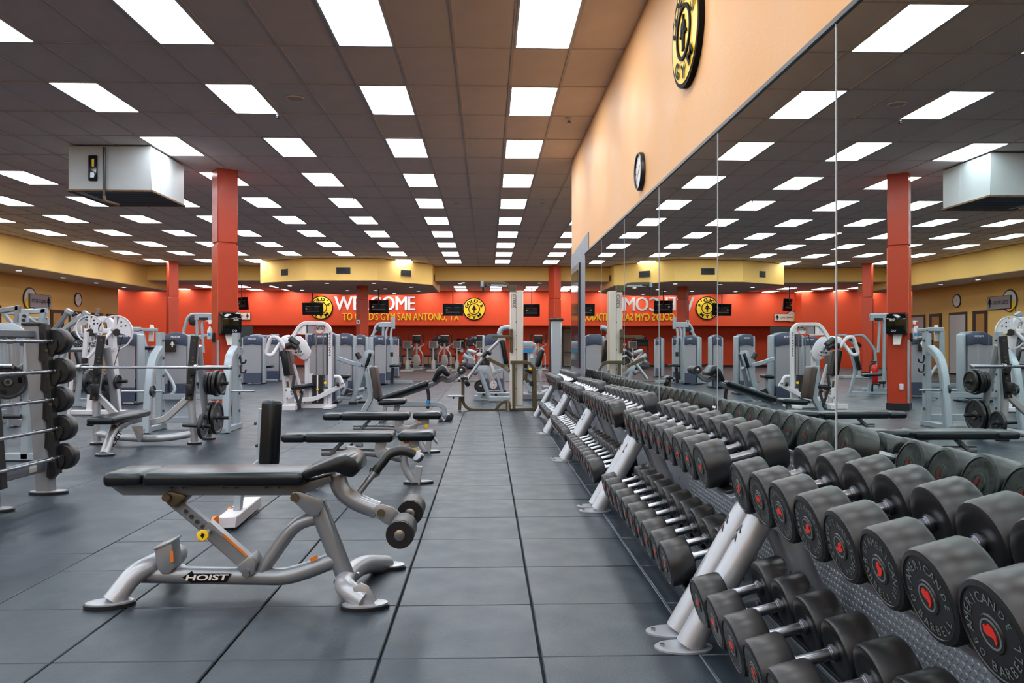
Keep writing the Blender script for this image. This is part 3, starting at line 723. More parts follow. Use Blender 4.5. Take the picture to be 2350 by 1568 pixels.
# ================================================================== dumbbells and their racks
TILT = math.radians(14)
def ZP(x0, y0, k): return lambda x, y, Y: P(x0 + x / k, y0 + y / k, Y)
DB = {}
def dumbbell_proto(D):
    """meshes of one size: axis along x, resting base at z = 0"""
    k = round(D, 3)
    if k in DB: return DB[k]
    R, L, H = D / 2, D * 0.58, 0.135
    e = R * 0.13
    out = {}
    def keep(nm, mb, m, smooth=True):
        o = mb.build(nm, m, None, smooth); out[nm] = o.data; bpy.data.objects.remove(o)
    for s, nm in ((-1, 'head_a'), (1, 'head_b')):
        mb = MB()
        mb.lathe([(R * 0.42, 0.004), (R * 0.66, 0.0), (R - e * 1.2, 0.0), (R - e * 0.35, e * 0.3), (R, e), (R, L - e), (R - e * 0.35, L - e * 0.3), (R - e * 1.2, L), (R * 0.86, L), (R * 0.84, L - 0.003), (R * 0.36, L - 0.003), (R * 0.34, L), (R * 0.3, L)],
                 V((s * H / 2, 0, R)), V((s, 0, 0)), 40)
        keep(nm, mb, 'black_rubber')
        xd, nrm = V((0, -s, 0)) * -1, V((s, 0, 0))
        c = V((s * (H / 2 + L), 0, R)); xd = V((0, 1, 0)) if s > 0 else V((0, -1, 0))
        mb = MB(); q = c - nrm * 0.0015
        arc_text(mb, 'AMERICAN', q, xd, UZ, R * 0.66, R * 0.20, math.pi / 2, math.radians(118), bold=0.0)
        arc_text(mb, 'BARBELL', q, xd, UZ, R * 0.66, R * 0.20, -math.pi / 2, math.radians(104), True, bold=0.0)
        arc_text(mb, 'DE', q, xd, UZ, R * 0.66, R * 0.16, 0, math.radians(18), bold=0.0); arc_text(mb, 'DE', q, xd, UZ, R * 0.66, R * 0.16, math.pi, math.radians(18), bold=0.0)
        keep('lettering_' + nm[-1], mb, 'letter_grey', False)
        mb = MB(); mb.ring(c - nrm * 0.001, nrm, R * 0.25, R * 0.285, 0.002, 28)
        keep('ring_' + nm[-1], mb, 'letter_grey', False)
        mb = MB()
        sw = [(-0.13, 0.12), (-0.04, 0.20), (0.02, 0.12), (0.10, 0.16), (0.14, 0.04), (0.13, -0.08), (0.05, -0.18), (-0.02, -0.20), (0.03, -0.10), (-0.02, -0.03), (-0.10, 0.02)]
        mb.prism([c + xd * (x * R) + UZ * (y * R) for x, y in sw], nrm * 0.002)
        keep('emblem_' + nm[-1], mb, 'red_paint', False)
    mb = MB(); mb.lathe([(0.018, -H / 2 - 0.01), (0.018, H / 2 + 0.01)], V((0, 0, R)), UX, 18)
    for s in (-1, 1):
        for f, r in ((0.44, 0.026), (0.41, 0.022)): mb.cyl(V((s * H * f - 0.004, 0, R)), V((s * H * f + 0.006, 0, R)), r, 18)
    keep('handle', mb, 'chrome')
    out['R'] = R; DB[k] = out
    return out
def dumbbell(cx, y, zrest, D, label, group, letters=True, roll=0.0):
    p = dumbbell_proto(D); R = p['R']
    Rm = Euler((0, -TILT, 0)).to_matrix(); loc = V((cx, y, zrest))
    t = thing('dumbbell', label, 'dumbbell', loc, group); t.rotation_euler = (0, -TILT, random.uniform(-0.02, 0.02))
    def put(nm, key, par):
        o = bpy.data.objects.new(nm, p[key]); C.objects.link(o); o.parent = par; return o
    for k in 'ab':
        h = put('head', 'head_' + k, t)
        # the head and its marks roll together about the handle
        ro = random.uniform(-1.6, 1.6)
        h.location = (0, -R * math.sin(-ro), R - R * math.cos(ro)); h.rotation_euler = (ro, 0, 0)
        if letters: put('lettering', 'lettering_' + k, h)
        put('emblem', 'emblem_' + k, h); put('emblem_ring', 'ring_' + k, h)
    put('handle', 'handle', t)
    return t
TOPX, TOPZ, LOWX, LOWZ = 1.14, 0.607, 0.975, 0.187
racks = [ # y of near leg, y of far leg
    (0.80, 3.09), (3.26, 5.64), (5.80, 8.08), (8.23, 10.48), (10.63, 12.90)]
rname = ['nearest dumbbell rack', 'second dumbbell rack', 'third dumbbell rack', 'fourth dumbbell rack', 'farthest dumbbell rack']
def rack(k, y0, y1):
    t = thing('dumbbell_rack', ['silver two tier dumbbell rack nearest the camera under the largest dumbbells', 'second silver dumbbell rack from the camera along the mirror', 'third silver dumbbell rack from the camera along the mirror',
              'fourth silver dumbbell rack from the camera along the mirror', 'farthest silver dumbbell rack beside the white cable tower'][k], 'dumbbell rack', (1.05, (y0 + y1) / 2, 0), 'two tier dumbbell racks')
    ends = [y0, y1] if k else [y1, y0]
    for i, y in enumerate(ends):
        if k == 0 and i == 1: pass
        s = 1 if y == y0 else -1
        leg = MB().tube([V((0.795, y, 0.01)), V((1.115, y, 0.565))], 0.053, seg=20).build('front_leg', 'bright_silver', t)
        MB().tube([V((1.385, y, 0.01)), V((1.15, y, 0.55))], 0.045, seg=16).build('rear_leg', 'bright_silver', t)
        for nm, x in (('front_foot', 0.775), ('rear_foot', 1.385)):
            mb = MB(); mb.lathe([(0.001, 0.0), (0.10, 0), (0.10, 0.008), (0.06, 0.010)], V((0, 0, 0)), UZ, 28)
            mb.v = [V((x + q.x * (1.15 if x < 1 else 0.5), y + q.y * 0.72, q.z)) for q in mb.v]
            f = mb.build(nm, 'bright_silver', t)
            if x < 1:
                for bx in (-0.085,): MB().cyl(V((x + bx, y, 0.008)), V((x + bx, y, 0.02)), 0.009, 6).build('bolt', 'chrome', f)
        # cap bracket that carries the upper tier
        pl = [(1.06, 0.50), (1.05, 0.565), (1.09, 0.60), (1.30, 0.648), (1.33, 0.66), (1.22, 0.55), (1.17, 0.505), (1.12, 0.485)]
        b = MB().prism([V((x, y - 0.058, z)) for x, z in pl], V((0, 0.116, 0)), 0.008).build('top_bracket', 'mid_grey', t)
        MB().cyl(V((1.13, y - 0.062, 0.54)), V((1.13, y - 0.074, 0.54)), 0.012, 8).build('bolt', 'chrome', b)
        pl = [(0.84, 0.05), (0.80, 0.10), (0.82, 0.135), (1.14, 0.215), (1.16, 0.20), (1.05, 0.14), (0.95, 0.09)]
        MB().prism([V((x, y - 0.02, z)) for x, z in pl], V((0, 0.04, 0)), 0.004).build('lower_bracket', 'mid_grey', t)
        for dz in (0.40, 0.46):
            c = V((0.795, y, 0.01)).lerp(V((1.115, y, 0.565)), dz + 0.32)
            d = (V((0.32, 0, 0.555))).normalized(); nn = V((-0.555, 0, 0.32)).normalized()
            q = c + nn * 0.05
            MB().prism([q - d * 0.015 + V((0, -0.02, 0)), q + d * 0.02, q - d * 0.015 + V((0, 0.02, 0)), q - d * 0.002], nn * 0.004).build('decal', 'dark_trim', leg, smooth=False)
    for cx, z0, nm in ((TOPX, TOPZ, 'upper_rail'), (LOWX, LOWZ, 'lower_rail')):
        for s in (-1, 1):
            c = V((cx + s * 0.10 * math.cos(TILT), (y0 + y1) / 2, z0 + s * 0.10 * math.sin(TILT) - 0.03))
            MB().box(c, (0.045, y1 - y0 - 0.02, 0.022), (0, -TILT, 0), 0.004).build(nm, 'mid_grey', t)
            MB().box(c + V((0, 0, 0.019)), (0.05, y1 - y0 - 0.13, 0.016), (0, -TILT, 0), 0.003).build('rubber_strip', 'black_plastic', t)
for k, (y0, y1) in enumerate(racks): rack(k, y0, y1)
def fillrack(k, ys, cx, zr, d0, d1, tier):
    n = len(ys)
    for i, y in enumerate(ys):
        D = d0 + (d1 - d0) * i / max(n - 1, 1); D = round(D / 0.006) * 0.006
        lab = 'black dumbbell, %s tier of the %s, %s from its near end' % (tier, rname[k], ORD[i])
        if k == 0: lab = 'large black dumbbell, %s tier of the nearest rack, %s from the double legs' % (tier, ORD[i])
        dumbbell(cx, y, zr, D, lab, 'dumbbells on the racks', letters=True)
fillrack(0, [2.915 - 0.212 * i for i in range(8)], TOPX, TOPZ, 0.198, 0.210, 'upper')
fillrack(0, [2.915 - 0.212 * i for i in range(6)], LOWX, LOWZ, 0.186, 0.198, 'lower')
fillrack(1, [3.44 + 0.213 * i for i in range(10)], TOPX, TOPZ, 0.204, 0.186, 'upper')
fillrack(1, [3.42 + 0.213 * i for i in range(10)], LOWX, LOWZ, 0.198, 0.168, 'lower')
fillrack(2, [5.95 + 0.212 * i for i in range(10)], TOPX, TOPZ, 0.198, 0.162, 'upper')
fillrack(2, [5.95 + 0.212 * i for i in range(10)], LOWX, LOWZ, 0.186, 0.150, 'lower')
fillrack(3, [8.38 + 0.214 * i for i in range(10)], TOPX, TOPZ, 0.168, 0.144, 'upper')
fillrack(3, [8.38 + 0.214 * i for i in range(10)], LOWX, LOWZ, 0.144, 0.114, 'lower')
fillrack(4, [10.78 + 0.214 * i for i in range(10)], TOPX, TOPZ, 0.180, 0.168, 'upper')
fillrack(4, [10.78 + 0.214 * i for i in range(10)], LOWX, LOWZ, 0.120, 0.108, 'lower')
# ================================================================== front adjustable bench
Z = ZP(200, 980, 2.866)
b = thing('adjustable_bench', 'silver adjustable bench with black pads and leg rollers in front of the aisle', 'bench', (P(550, 1340, 3.8).x, 3.8, 0))
zt = 0.572
xa, xb, xc = P(232, 1095, 3.68).x, P(324, 1095, 3.68).x, P(697, 1095, 3.68).x
MB().box(((xa + xb) / 2, 3.815, zt), (xb - xa, 0.27, 0.066), None, 0.026, 4).build('head_pad', 'vinyl', b)
p = MB().box(((xb + xc) / 2, 3.815, zt), (xc - xb, 0.29, 0.068), None, 0.026, 4).build('back_pad', 'vinyl', b)
seat_o = [(1398, 300), (1480, 262), (1640, 196), (1720, 186), (1775, 222), (1790, 290), (1745, 340), (1690, 330), (1640, 300), (1560, 310), (1420, 352)]
MB().prism([Z(x, y, 3.68) for x, y in seat_o], V((0, 0.27, 0)), 0.016).build('seat_pad', 'vinyl', b)
rail = [(110, 368), (560, 375), (1400, 375), (1600, 318), (1610, 362), (1430, 440), (1340, 452), (230, 452), (165, 405)]
r_ = MB().prism([Z(x, y, 3.755) for x, y in rail], V((0, 0.12, 0)), 0.006).build('pad_rail', 'mid_grey', b)
for x in (560, 635, 905, 985, 1180, 1262): MB().box(Z(x, 392, 3.75), (0.006, 0.02, 0.018), (0, 0.4, 0), 0).build('rib', 'iron', r_)
tube(b, 'lower_beam', 'silver', [Z(352, 968, 3.8), Z(1300, 985, 3.8), Z(1430, 950, 3.8), Z(1640, 868, 3.8)], 0.041, fil=0.12, seg=20)
tube(b, 'rear_post', 'silver', [Z(1508, 500, 3.8), Z(1700, 985, 3.8)], 0.044, seg=20)
tube(b, 'brace_tube', 'silver', [Z(1500, 600, 3.8), Z(1400, 628, 3.8), Z(1330, 690, 3.8), Z(1150, 945, 3.8)], 0.032, fil=0.12, seg=18)
for yy in (3.735, 3.845):
    MB().prism([Z(x, y, yy) for x, y in ((1340, 450), (1355, 428), (1390, 426), (1540, 478), (1556, 520), (1520, 582), (1470, 588), (1440, 572), (1345, 480))], V((0, 0.012, 0)), 0.002).build('pivot_plate', 'silver', b)
bolts(b, 'olive_steel', [Z(1367, 463, 3.735)], -UY, 0.02, 0.014)
bolts(b, 'olive_steel', [Z(525, 463, 3.735)], -UY, 0.02, 0.014)
MB().prism([Z(x, y, 3.74) for x, y in ((500, 455), (515, 428), (550, 424), (650, 452), (640, 478), (580, 532), (545, 530), (508, 490))], V((0, 0.12, 0)), 0.01).build('upper_clevis', 'olive_steel', b)
tube(b, 'strut_inner', 'mid_grey', [Z(560, 470, 3.8), Z(800, 668, 3.8)], rect=(0.055, 0.055))
for x, y in ((648, 556), (684, 590), (722, 624), (760, 658)): MB().cyl(Z(x, y, 3.770), Z(x, y, 3.765), 0.010, 10).build('pin_hole', 'black_plastic', b)
tube(b, 'strut_outer', 'silver', [Z(785, 652, 3.8), Z(1070, 905, 3.8)], rect=(0.07, 0.07))
MB().prism([Z(900, 702, 3.762), Z(1050, 838, 3.762), Z(1050, 858, 3.762), Z(888, 714, 3.762)], V((0, -0.003, 0))).build('warning_label', 'orange', b, smooth=False)
k = MB().cyl(Z(760, 715, 3.66), Z(760, 715, 3.685), 0.026, 24, 0.004).build('pull_knob', 'yellow', b)
MB().box(Z(757, 718, 3.658), (0.014, 0.003, 0.022), (0, 0.4, 0), 0).build('knob_mark', 'letter_black', k)
cyl(b, 'knob_stem', 'bright_silver', Z(785, 695, 3.68), Z(800, 690, 3.77), 0.012)
MB().prism([Z(x, y, 3.745) for x, y in ((985, 912), (1050, 862), (1085, 842), (1112, 900), (1095, 975), (1060, 992), (1025, 985), (985, 930))], V((0, 0.11, 0)), 0.008).build('lower_clevis', 'silver', b)
bolts(b, 'chrome', [Z(1047, 962, 3.745)], -UY, 0.018, 0.014)
# storage post socket
mb = MB(); o4 = [(438, 800), (555, 752), (575, 930), (540, 968), (490, 975), (455, 930)]
mb.prism([Z(x, y, 3.75) for x, y in o4], V((0, 0.10, 0)), 0.008); mb.build('post_socket', 'silver', b)
mb = MB(); mb.prism([Z(x, y, 3.742) for x, y in ((432, 798), (556, 748), (560, 760), (436, 812))], V((0, 0.116, 0)), 0.003); mb.build('socket_rim', 'bright_silver', b)
MB().prism([Z(x, y, 3.748) for x, y in ((545, 820), (566, 815), (570, 885), (550, 892))], V((0, -0.003, 0))).build('warning_label', 'orange', b, smooth=False)
MB().prism([Z(x, y, 3.765) for x, y in ((1465, 868), (1512, 840), (1520, 862), (1472, 892))], V((0, -0.003, 0))).build('warning_label', 'orange', b, smooth=False)
# lettering on the beam
mb = MB(); mb.prism([Z(x, y, 3.757) for x, y in ((625, 990), (690, 948), (700, 965), (950, 965), (915, 1022), (705, 1025), (690, 1028))], V((0, -0.002, 0))); mb.build('badge', 'letter_black', b, smooth=False)
mb = MB(); o0, ox, oz = Z(645, 1012, 3.752), Z(920, 1012, 3.752), Z(645, 972, 3.752)
text_fit(mb, 'HOIST', o0, UX, UZ, (ox - o0).length, (oz - o0).length, 0.03, italic=0.3); mb.build('lettering', 'letter_white', b, smooth=False)
# feet
def oval_foot(par, c, rz, m='bright_silver', a=0.11, w=0.062, z=0.012):
    mb = MB(); mb.lathe([(0.001, 0), (1, 0), (1, z * 1.4), (0.9, z * 1.5)], V((0, 0, 0)), UZ, 28); R = Matrix.Rotation(rz, 3, 'Z')
    mb.v = [V(c) + R @ V((q.x * a, q.y * w, q.z)) for q in mb.v]; f = mb.build('rubber_foot', 'black_plastic', par)
    mb = MB(); mb.lathe([(0.001, 0), (1, 0), (1, z), (0.9, z * 1.2)], V((0, 0, 0)), UZ, 28)
    mb.v = [V(c) + UZ * z * 1.4 + R @ V((q.x * a * 0.93, q.y * w * 0.93, q.z * 0.6)) for q in mb.v]; mb.build('foot_plate', m, f)
fl = PZ(252, 1392, 0.0); fr = PZ(838, 1396, 0.0); rr = PZ(886, 1304, 0.0)
rl = V((fl.x + 0.03, rr.y, 0))
tube(b, 'cross_leg', 'bright_silver', [fl + V((0.01, 0.0, 0.02)), V((fl.x + 0.08, fl.y + 0.07, 0.13)), V((fl.x + 0.14, 3.8, 0.155)), V((rl.x + 0.1, rl.y - 0.08, 0.12)), rl + V((0, 0, 0.02))], 0.047, fil=0.14, seg=20)
tube(b, 'cross_leg', 'bright_silver', [fr + V((0, 0, 0.03)), V((P(790, 1360, 3.66).x, 3.66, 0.075)), V((P(793, 1329, 3.82).x, 3.82, 0.075)), V((P(830, 1300, 4.02).x, 4.02, 0.085)), rr + V((0, 0, 0.02))], 0.047, fil=0.12, seg=20)
oval_foot(b, fl, 0.25); oval_foot(b, rl, -0.25); oval_foot(b, fr, 0.15); oval_foot(b, rr, -0.2)
MB().prism([Z(x, y, 3.59) for x, y in ((1745, 1062), (1800, 1026), (1850, 1050), (1905, 1140), (1860, 1178), (1800, 1180))], V((0, 0.01, 0)), 0.002).build('gusset', 'bright_silver', b)
bolts(b, 'chrome', [Z(1640, 1015, 3.76), Z(345, 1010, 3.76), Z(1780, 970, 3.78)], -UY, 0.012, 0.02)
# leg hold
tube(b, 'leg_arm', 'silver', [Z(1640, 318, 3.82), Z(1670, 420, 3.82), Z(1760, 490, 3.82), Z(1910, 548, 3.82)], 0.043, fil=0.12, seg=20)
for yy in (3.755, 3.885):
    MB().prism([Z(x, y, yy) for x, y in ((1885, 545), (1900, 518), (1940, 510), (2010, 530), (2060, 570), (2010, 655), (1960, 640), (1905, 600))], V((0, 0.012, 0)), 0.002).build('roller_plate', 'silver', b)
bolts(b, 'olive_steel', [Z(1932, 563, 3.755)], -UY, 0.018, 0.014)
def roller(par, c, axis, r, L, m='black_rubber'):
    c, axis = V(c), V(axis).normalized()
    o = MB().lathe([(r * 0.9, 0), (r, 0.008), (r, L - 0.008), (r * 0.9, L)], c, axis, 28).build('foam_roller', m, par)
    e = MB().lathe([(r * 0.97, -0.012), (r * 0.97, 0), (r * 0.9, 0.002)], c, axis, 28).build('end_cap', 'black_plastic', o)
    MB().lathe([(r * 0.16, -0.022), (r * 0.38, -0.018), (r * 0.38, -0.010)], c, axis, 18).build('washer', 'chrome', o)
    return o
roller(b, Z(2057, 708, 3.55), UY, 0.064, 0.17); roller(b, Z(2125, 565, 3.93), UY, 0.064, 0.17)
cyl(b, 'roller_axle', 'chrome', Z(2030, 640, 3.6), Z(2030, 640, 4.0), 0.012)
tube(b, 'handle_stem', 'silver', [Z(1790, 428, 3.86), Z(1890, 298, 3.9)], 0.016)
tube(b, 'handle_grip', 'black_rubber', [Z(1893, 294, 3.9), Z(1990, 170, 3.92), Z(2080, 150, 3.93), Z(2172, 192, 3.94)], 0.024, fil=0.07, seg=16)
for q in ((1890, 298), (2176, 195)): cyl(b, 'grip_collar', 'chrome', Z(q[0] - 10, q[1] - 6 * (1 if q[0] > 2000 else -1), 3.91), Z(q[0] + 12, q[1] + 8 * (1 if q[0] > 2000 else -1), 3.93), 0.028, 16)

# ================================================================== flat wheeled benches (two of a kind)
Z = ZP(560, 880, 4.356)
Yc = 6.78
fb = thing('wheeled_bench', 'black padded bench with orange label, middle one of the row of benches', 'bench', (P(820, 1100, Yc).x, Yc, 0), 'wheeled adjustable benches')
def bx(px0, px1, z, h, w, name, m='vinyl', bev=0.03):
    x0, x1 = P(px0, 1000, Yc - 0.1).x, P(px1, 1000, Yc - 0.1).x
    return MB().box(((x0 + x1) / 2, Yc, z), (x1 - x0, w, h), None, bev, 4).build(name, m, fb)
bx(645, 702, 0.408, 0.072, 0.26, 'head_pad'); bx(699, 902, 0.412, 0.08, 0.28, 'back_pad'); bx(913, 997, 0.42, 0.08, 0.30, 'seat_pad', bev=0.036)
MB().prism([Z(x, y, Yc - 0.07) for x, y in ((430, 552), (1420, 540), (1445, 575), (1400, 600), (1250, 590), (450, 590))], V((0, 0.14, 0)), 0.006).build('pad_rail', 'bright_silver', fb)
bolts(fb, 'chrome', [Z(1000, 568, Yc - 0.072), Z(1392, 548, Yc - 0.072)], -UY, 0.02, 0.012)
MB().prism([Z(x, y, Yc - 0.06) for x, y in ((1310, 600), (1450, 545), (1400, 640), (1420, 665), (1500, 668), (1560, 620), (1570, 545), (1740, 545), (1740, 640), (1590, 660), (1560, 745), (1380, 745), (1330, 740), (1300, 690))], V((0, 0.12, 0)), 0.004).build('frame_plate', 'bright_silver', fb)
MB().prism([Z(x, y, Yc - 0.066) for x, y in ((1600, 580), (1648, 580), (1648, 628), (1602, 628))], V((0, 0.004, 0))).build('warning_label', 'orange', fb, smooth=False)
MB().prism([Z(x, y, Yc - 0.068) for x, y in ((1602, 604), (1648, 604), (1648, 628), (1602, 628))], V((0, 0.004, 0))).build('label_text_patch', 'paper', fb, smooth=False)
box(fb, 'seat_mount', 'bright_silver', Z(1650, 535, Yc), (0.17, 0.2, 0.03))
cyl(fb, 'pull_knob', 'yellow', Z(1712, 668, Yc - 0.09), Z(1712, 668, Yc - 0.06), 0.022)
tube(fb, 'front_leg', 'bright_silver', [Z(1588, 720, Yc), Z(1610, 850, Yc), Z(1700, 985, Yc)], 0.035, fil=0.12, seg=16)
box(fb, 'leg_bracket', 'bright_silver', Z(1738, 920, Yc), (0.06, 0.06, 0.16), (0, 0.12, 0))
ft = PZ(960, 1110, 0); oval_foot(fb, ft + V((0, 0, 0)), 0.1, a=0.13, w=0.06)
tube(fb, 'handle', 'bright_silver', [Z(1865, 515, Yc - 0.05), Z(1940, 598, Yc - 0.05)], 0.014)
tube(fb, 'base_beam', 'silver', [Z(1600, 760, Yc), Z(1300, 690, Yc), Z(780, 690, Yc + 0.02)], 0.034, fil=0.2)
tube(fb, 'link_bar', 'mid_grey', [Z(985, 590, Yc), Z(870, 700, Yc)], rect=(0.06, 0.03))
tube(fb, 'rear_axle', 'chrome', [V((P(735, 1035, Yc).x, Yc - 0.22, 0.06)), V((P(735, 1035, Yc).x, Yc + 0.22, 0.06))], 0.02)
for s in (-1, 1):
    c = V((P(729, 1036, Yc).x, Yc + s * 0.2, 0.045))
    MB().lathe([(0.03, -0.015), (0.045, -0.012), (0.045, 0.012), (0.03, 0.015)], c, UY, 20).build('wheel', 'black_plastic', fb)
    MB().box(c + V((0.05, 0, 0.03)), (0.12, 0.03, 0.06), (0, 0.15, 0), 0.01).build('wheel_bracket', 'bright_silver', fb)
fb2 = copy_tree(fb); d = P(840, 1000, 8.72) - P(822, 1000, 8.72)
fb2.location = V((P(878, 960, 8.72).x - (P(824, 1000, Yc).x - fb.location.x), 8.72, 0))
relabel(fb2, 'black padded bench with orange label, farther one of the row of benches')

# ================================================================== upright utility bench behind the front bench
Y0 = 5.35
ub = thing('upright_bench', 'upright bench with tall black back pad and white wheeled base', 'bench', PZ(548, 1195, 0))
R = Matrix.Rotation(math.radians(-28), 3, 'Z') @ Matrix.Rotation(math.radians(-4), 3, 'X')
c = P(621, 994, Y0)
MB().box(c, (0.115, 0.11, 0.445), R, 0.032, 4).build('back_pad', 'vinyl', ub)
MB().box(c + V((-0.075, 0.06, -0.04)), (0.05, 0.05, 0.40), R, 0.006).build('back_post', 'machine_grey', ub)
bolts(ub, 'iron', [P(588, 972, Y0 - 0.02), P(591, 1023, Y0 - 0.02)], -UX, 0.012, 0.012)
tube(ub, 'upright', 'machine_grey', [P(600, 1060, Y0 + 0.04), P(552, 1100, Y0 + 0.02), P(545, 1180, Y0)], rect=(0.07, 0.05))
a_, b_ = PZ(520, 1218, 0), PZ(580, 1168, 0)
yaw = math.atan2(b_.y - a_.y, b_.x - a_.x)
MB().box((a_ + b_) / 2 + V((0, 0, 0.05)), ((b_ - a_).length, 0.12, 0.075), (0, 0, yaw), 0.006).build('base', 'white_enamel', ub)
for q in (P(495, 1195, 5.12), P(530, 1166, 5.4)): MB().lathe([(0.02, -0.012), (0.036, -0.01), (0.036, 0.01), (0.02, 0.012)], V((q.x, q.y, 0.06)), V((0.9, -0.45, 0)), 18).build('caster_wheel', 'orange', ub)

# ================================================================== upright seat and decline bench further back
Z = ZP(760, 740, 7.125)
Ys = 10.5
us = thing('seated_bench', 'grey framed upright seat with brown fronted oval back pad', 'bench', (P(880, 950, Ys).x, Ys, 0))
a_, b_ = Z(690, 715, Ys), Z(775, 1255, Ys)
pad_between(us, 'back_pad', 'vinyl_brown', a_, b_, 0.28, 0.085)
pad_between(us, 'back_shell', 'machine_grey', a_ + V((-0.055, 0, 0.005)), b_ + V((-0.055, 0, 0.1)), 0.24, 0.03)
tube(us, 'back_post', 'machine_grey', [Z(590, 800, Ys), Z(660, 1240, Ys), Z(560, 1400, Ys), Z(520, 1480, Ys)], rect=(0.06, 0.07), fil=0.15)
pad_between(us, 'seat_pad', 'vinyl', Z(800, 1310, Ys), Z(1225, 1290, Ys), 0.28, 0.075)
tube(us, 'seat_post', 'machine_grey', [Z(1090, 1340, Ys), Z(1050, 1480, Ys), V((Z(1050, 1480, Ys).x, Ys, 0.08))], rect=(0.05, 0.07))
tube(us, 'base_beam', 'machine_grey', [V((Z(500, 1480, Ys).x, Ys, 0.09)), V((Z(1100, 1480, Ys).x, Ys, 0.09))], rect=(0.07, 0.07))
for q in (500, 1100): box(us, 'cross_foot', 'machine_grey', V((Z(q, 1480, Ys).x, Ys, 0.04)), (0.07, 0.5, 0.075))
Yd = 12.4; Z = ZP(900, 640, 4.9)
db = thing('decline_bench', 'long black decline bench with knee pad and foam roller', 'bench', (P(940, 940, Yd).x, Yd, 0))
pad_between(db, 'long_pad', 'vinyl', P(868, 918, Yd), Z(410, 1168, Yd), 0.30, 0.085)
pad_between(db, 'pad_frame', 'mid_grey', P(868, 927, Yd), Z(410, 1215, Yd), 0.12, 0.05, bev=0.005)
kp = [(445, 1140), (495, 1020), (540, 980), (590, 985), (650, 1070), (640, 1100), (605, 1102), (560, 1060), (530, 1090), (490, 1160), (460, 1165)]
MB().prism([Z(x, y, Yd - 0.2) for x, y in kp], V((0, 0.40, 0)), 0.02).build('knee_pad', 'vinyl', db)
tube(db, 'neck_bar', 'mid_grey', [Z(400, 1210, Yd), Z(470, 1180, Yd), Z(560, 1110, Yd), Z(620, 1150, Yd), Z(670, 1135, Yd), Z(770, 1050, Yd)], rect=(0.07, 0.07), fil=0.15)
for s in (-1, 1): roller(db, Z(778, 1030, Yd + s * 0.12 - 0.10), UY, 0.065, 0.18)
tube(db, 'adjust_arc', 'iron', [Z(395, 1230, Yd), Z(415, 1330, Yd), Z(400, 1460, Yd)], rect=(0.05, 0.05), fil=0.2)
cyl(db, 'adjust_knob', 'blue', Z(402, 1384, Yd - 0.07), Z(402, 1384, Yd - 0.03), 0.03)
tube(db, 'base_beam', 'machine_grey', [P(880, 928, Yd), Z(160, 1412, Yd), Z(500, 1408, Yd), Z(580, 1440, Yd), Z(590, 1530, Yd)], rect=(0.07, 0.075), fil=0.2)
MB().box(V((Z(585, 1540, Yd).x, Yd, 0.06)), (0.18, 0.3, 0.08), None, 0.01).build('rear_foot', 'mid_grey', db)
for s in (-1, 1): MB().lathe([(0.03, -0.02), (0.05, -0.015), (0.05, 0.015), (0.03, 0.02)], V((Z(650, 1540, Yd).x, Yd + s * 0.16, 0.055)), UY, 18).build('wheel', 'black_plastic', db)
for s in (-1, 1): MB().box(V((P(880, 940, Yd).x, Yd + s * 0.2, 0.05)), (0.08, 0.12, 0.1), None, 0.01).build('front_foot', 'mid_grey', db)
tube(db, 'front_post', 'machine_grey', [P(885, 925, Yd), V((P(880, 940, Yd).x, Yd, 0.06))], rect=(0.06, 0.06)); box(db, 'front_bar', 'machine_grey', V((P(880, 940, Yd).x, Yd, 0.06)), (0.07, 0.5, 0.06))
# ================================================================== fixed barbells on their rack
U0, U1 = PZ(106, 1133, 0), PZ(-24, 1174, 0)
BD = (U1 - U0).normalized()
top0 = P(79, 744, U0.y); lean = V((top0.x - U0.x, 0, 0)); HT = top0.z
rk = thing('barbell_rack', 'silver upright rack holding five fixed black barbells at the frame edge', 'barbell rack', U0)
for k, u in enumerate((U0, U1)):
    mb = MB(); mb.tube([u, u + lean + V((0, 0, HT))], rect=(0.10, 0.125), n=BD); mb.build('upright', 'silver', rk)
    mb = MB(); mb.box(u + lean + V((0, 0, HT)), (0.15, 0.12, 0.03), None, 0.01, 2); mb.build('cap', 'black_plastic', rk)
    sx = V((0.085, -0.01, 0))
    mb = MB(); mb.tube([u + sx + V((0, 0, 0.16)), u + lean + sx + V((0, 0, HT - 0.005))], rect=(0.085, 0.055), n=BD); st = mb.build('hook_strip', 'black_plastic', rk)
    oval_foot(rk, u + V((0.02, 0, 0)), 0.1, a=0.15, w=0.07)
    for z in (1.18, 0.98, 0.75, 0.52, 0.30): MB().cyl(u + lean * (z / HT) + sx + V((0.022, -0.03, z - 0.03)), u + lean * (z / HT) + sx + V((0.03, -0.05, z - 0.03)), 0.012, 8).build('bolt', 'olive_steel', st)
mb = MB(); mb.tube([U0 + V((0.0, 0, 0.235)), U1 + V((0.0, 0, 0.235))], rect=(0.10, 0.05), n=UZ); mb.build('lower_beam', 'mid_grey', rk)
mb = MB(); q = U0.lerp(U1, 0.32) + V((0.028, 0, 0.235)); mb.box(q, (0.004, 0.09, 0.06), (0, 0, math.atan2(BD.y, BD.x) + math.pi / 2), 0); mb.build('rack_label', 'paper', rk)
tube(rk, 'upper_beam', 'mid_grey', [U0 + lean * 0.9 + V((0, 0, HT - 0.08)), U1 + lean * 0.9 + V((0, 0, HT - 0.08))], rect=(0.06, 0.05), n=UZ)
names5 = ['topmost fixed barbell on the silver rack at the frame edge', 'second fixed barbell from the top of the silver rack', 'middle fixed barbell of the silver rack', 'fourth fixed barbell from the top of the silver rack', 'lowest fixed barbell on the silver rack']
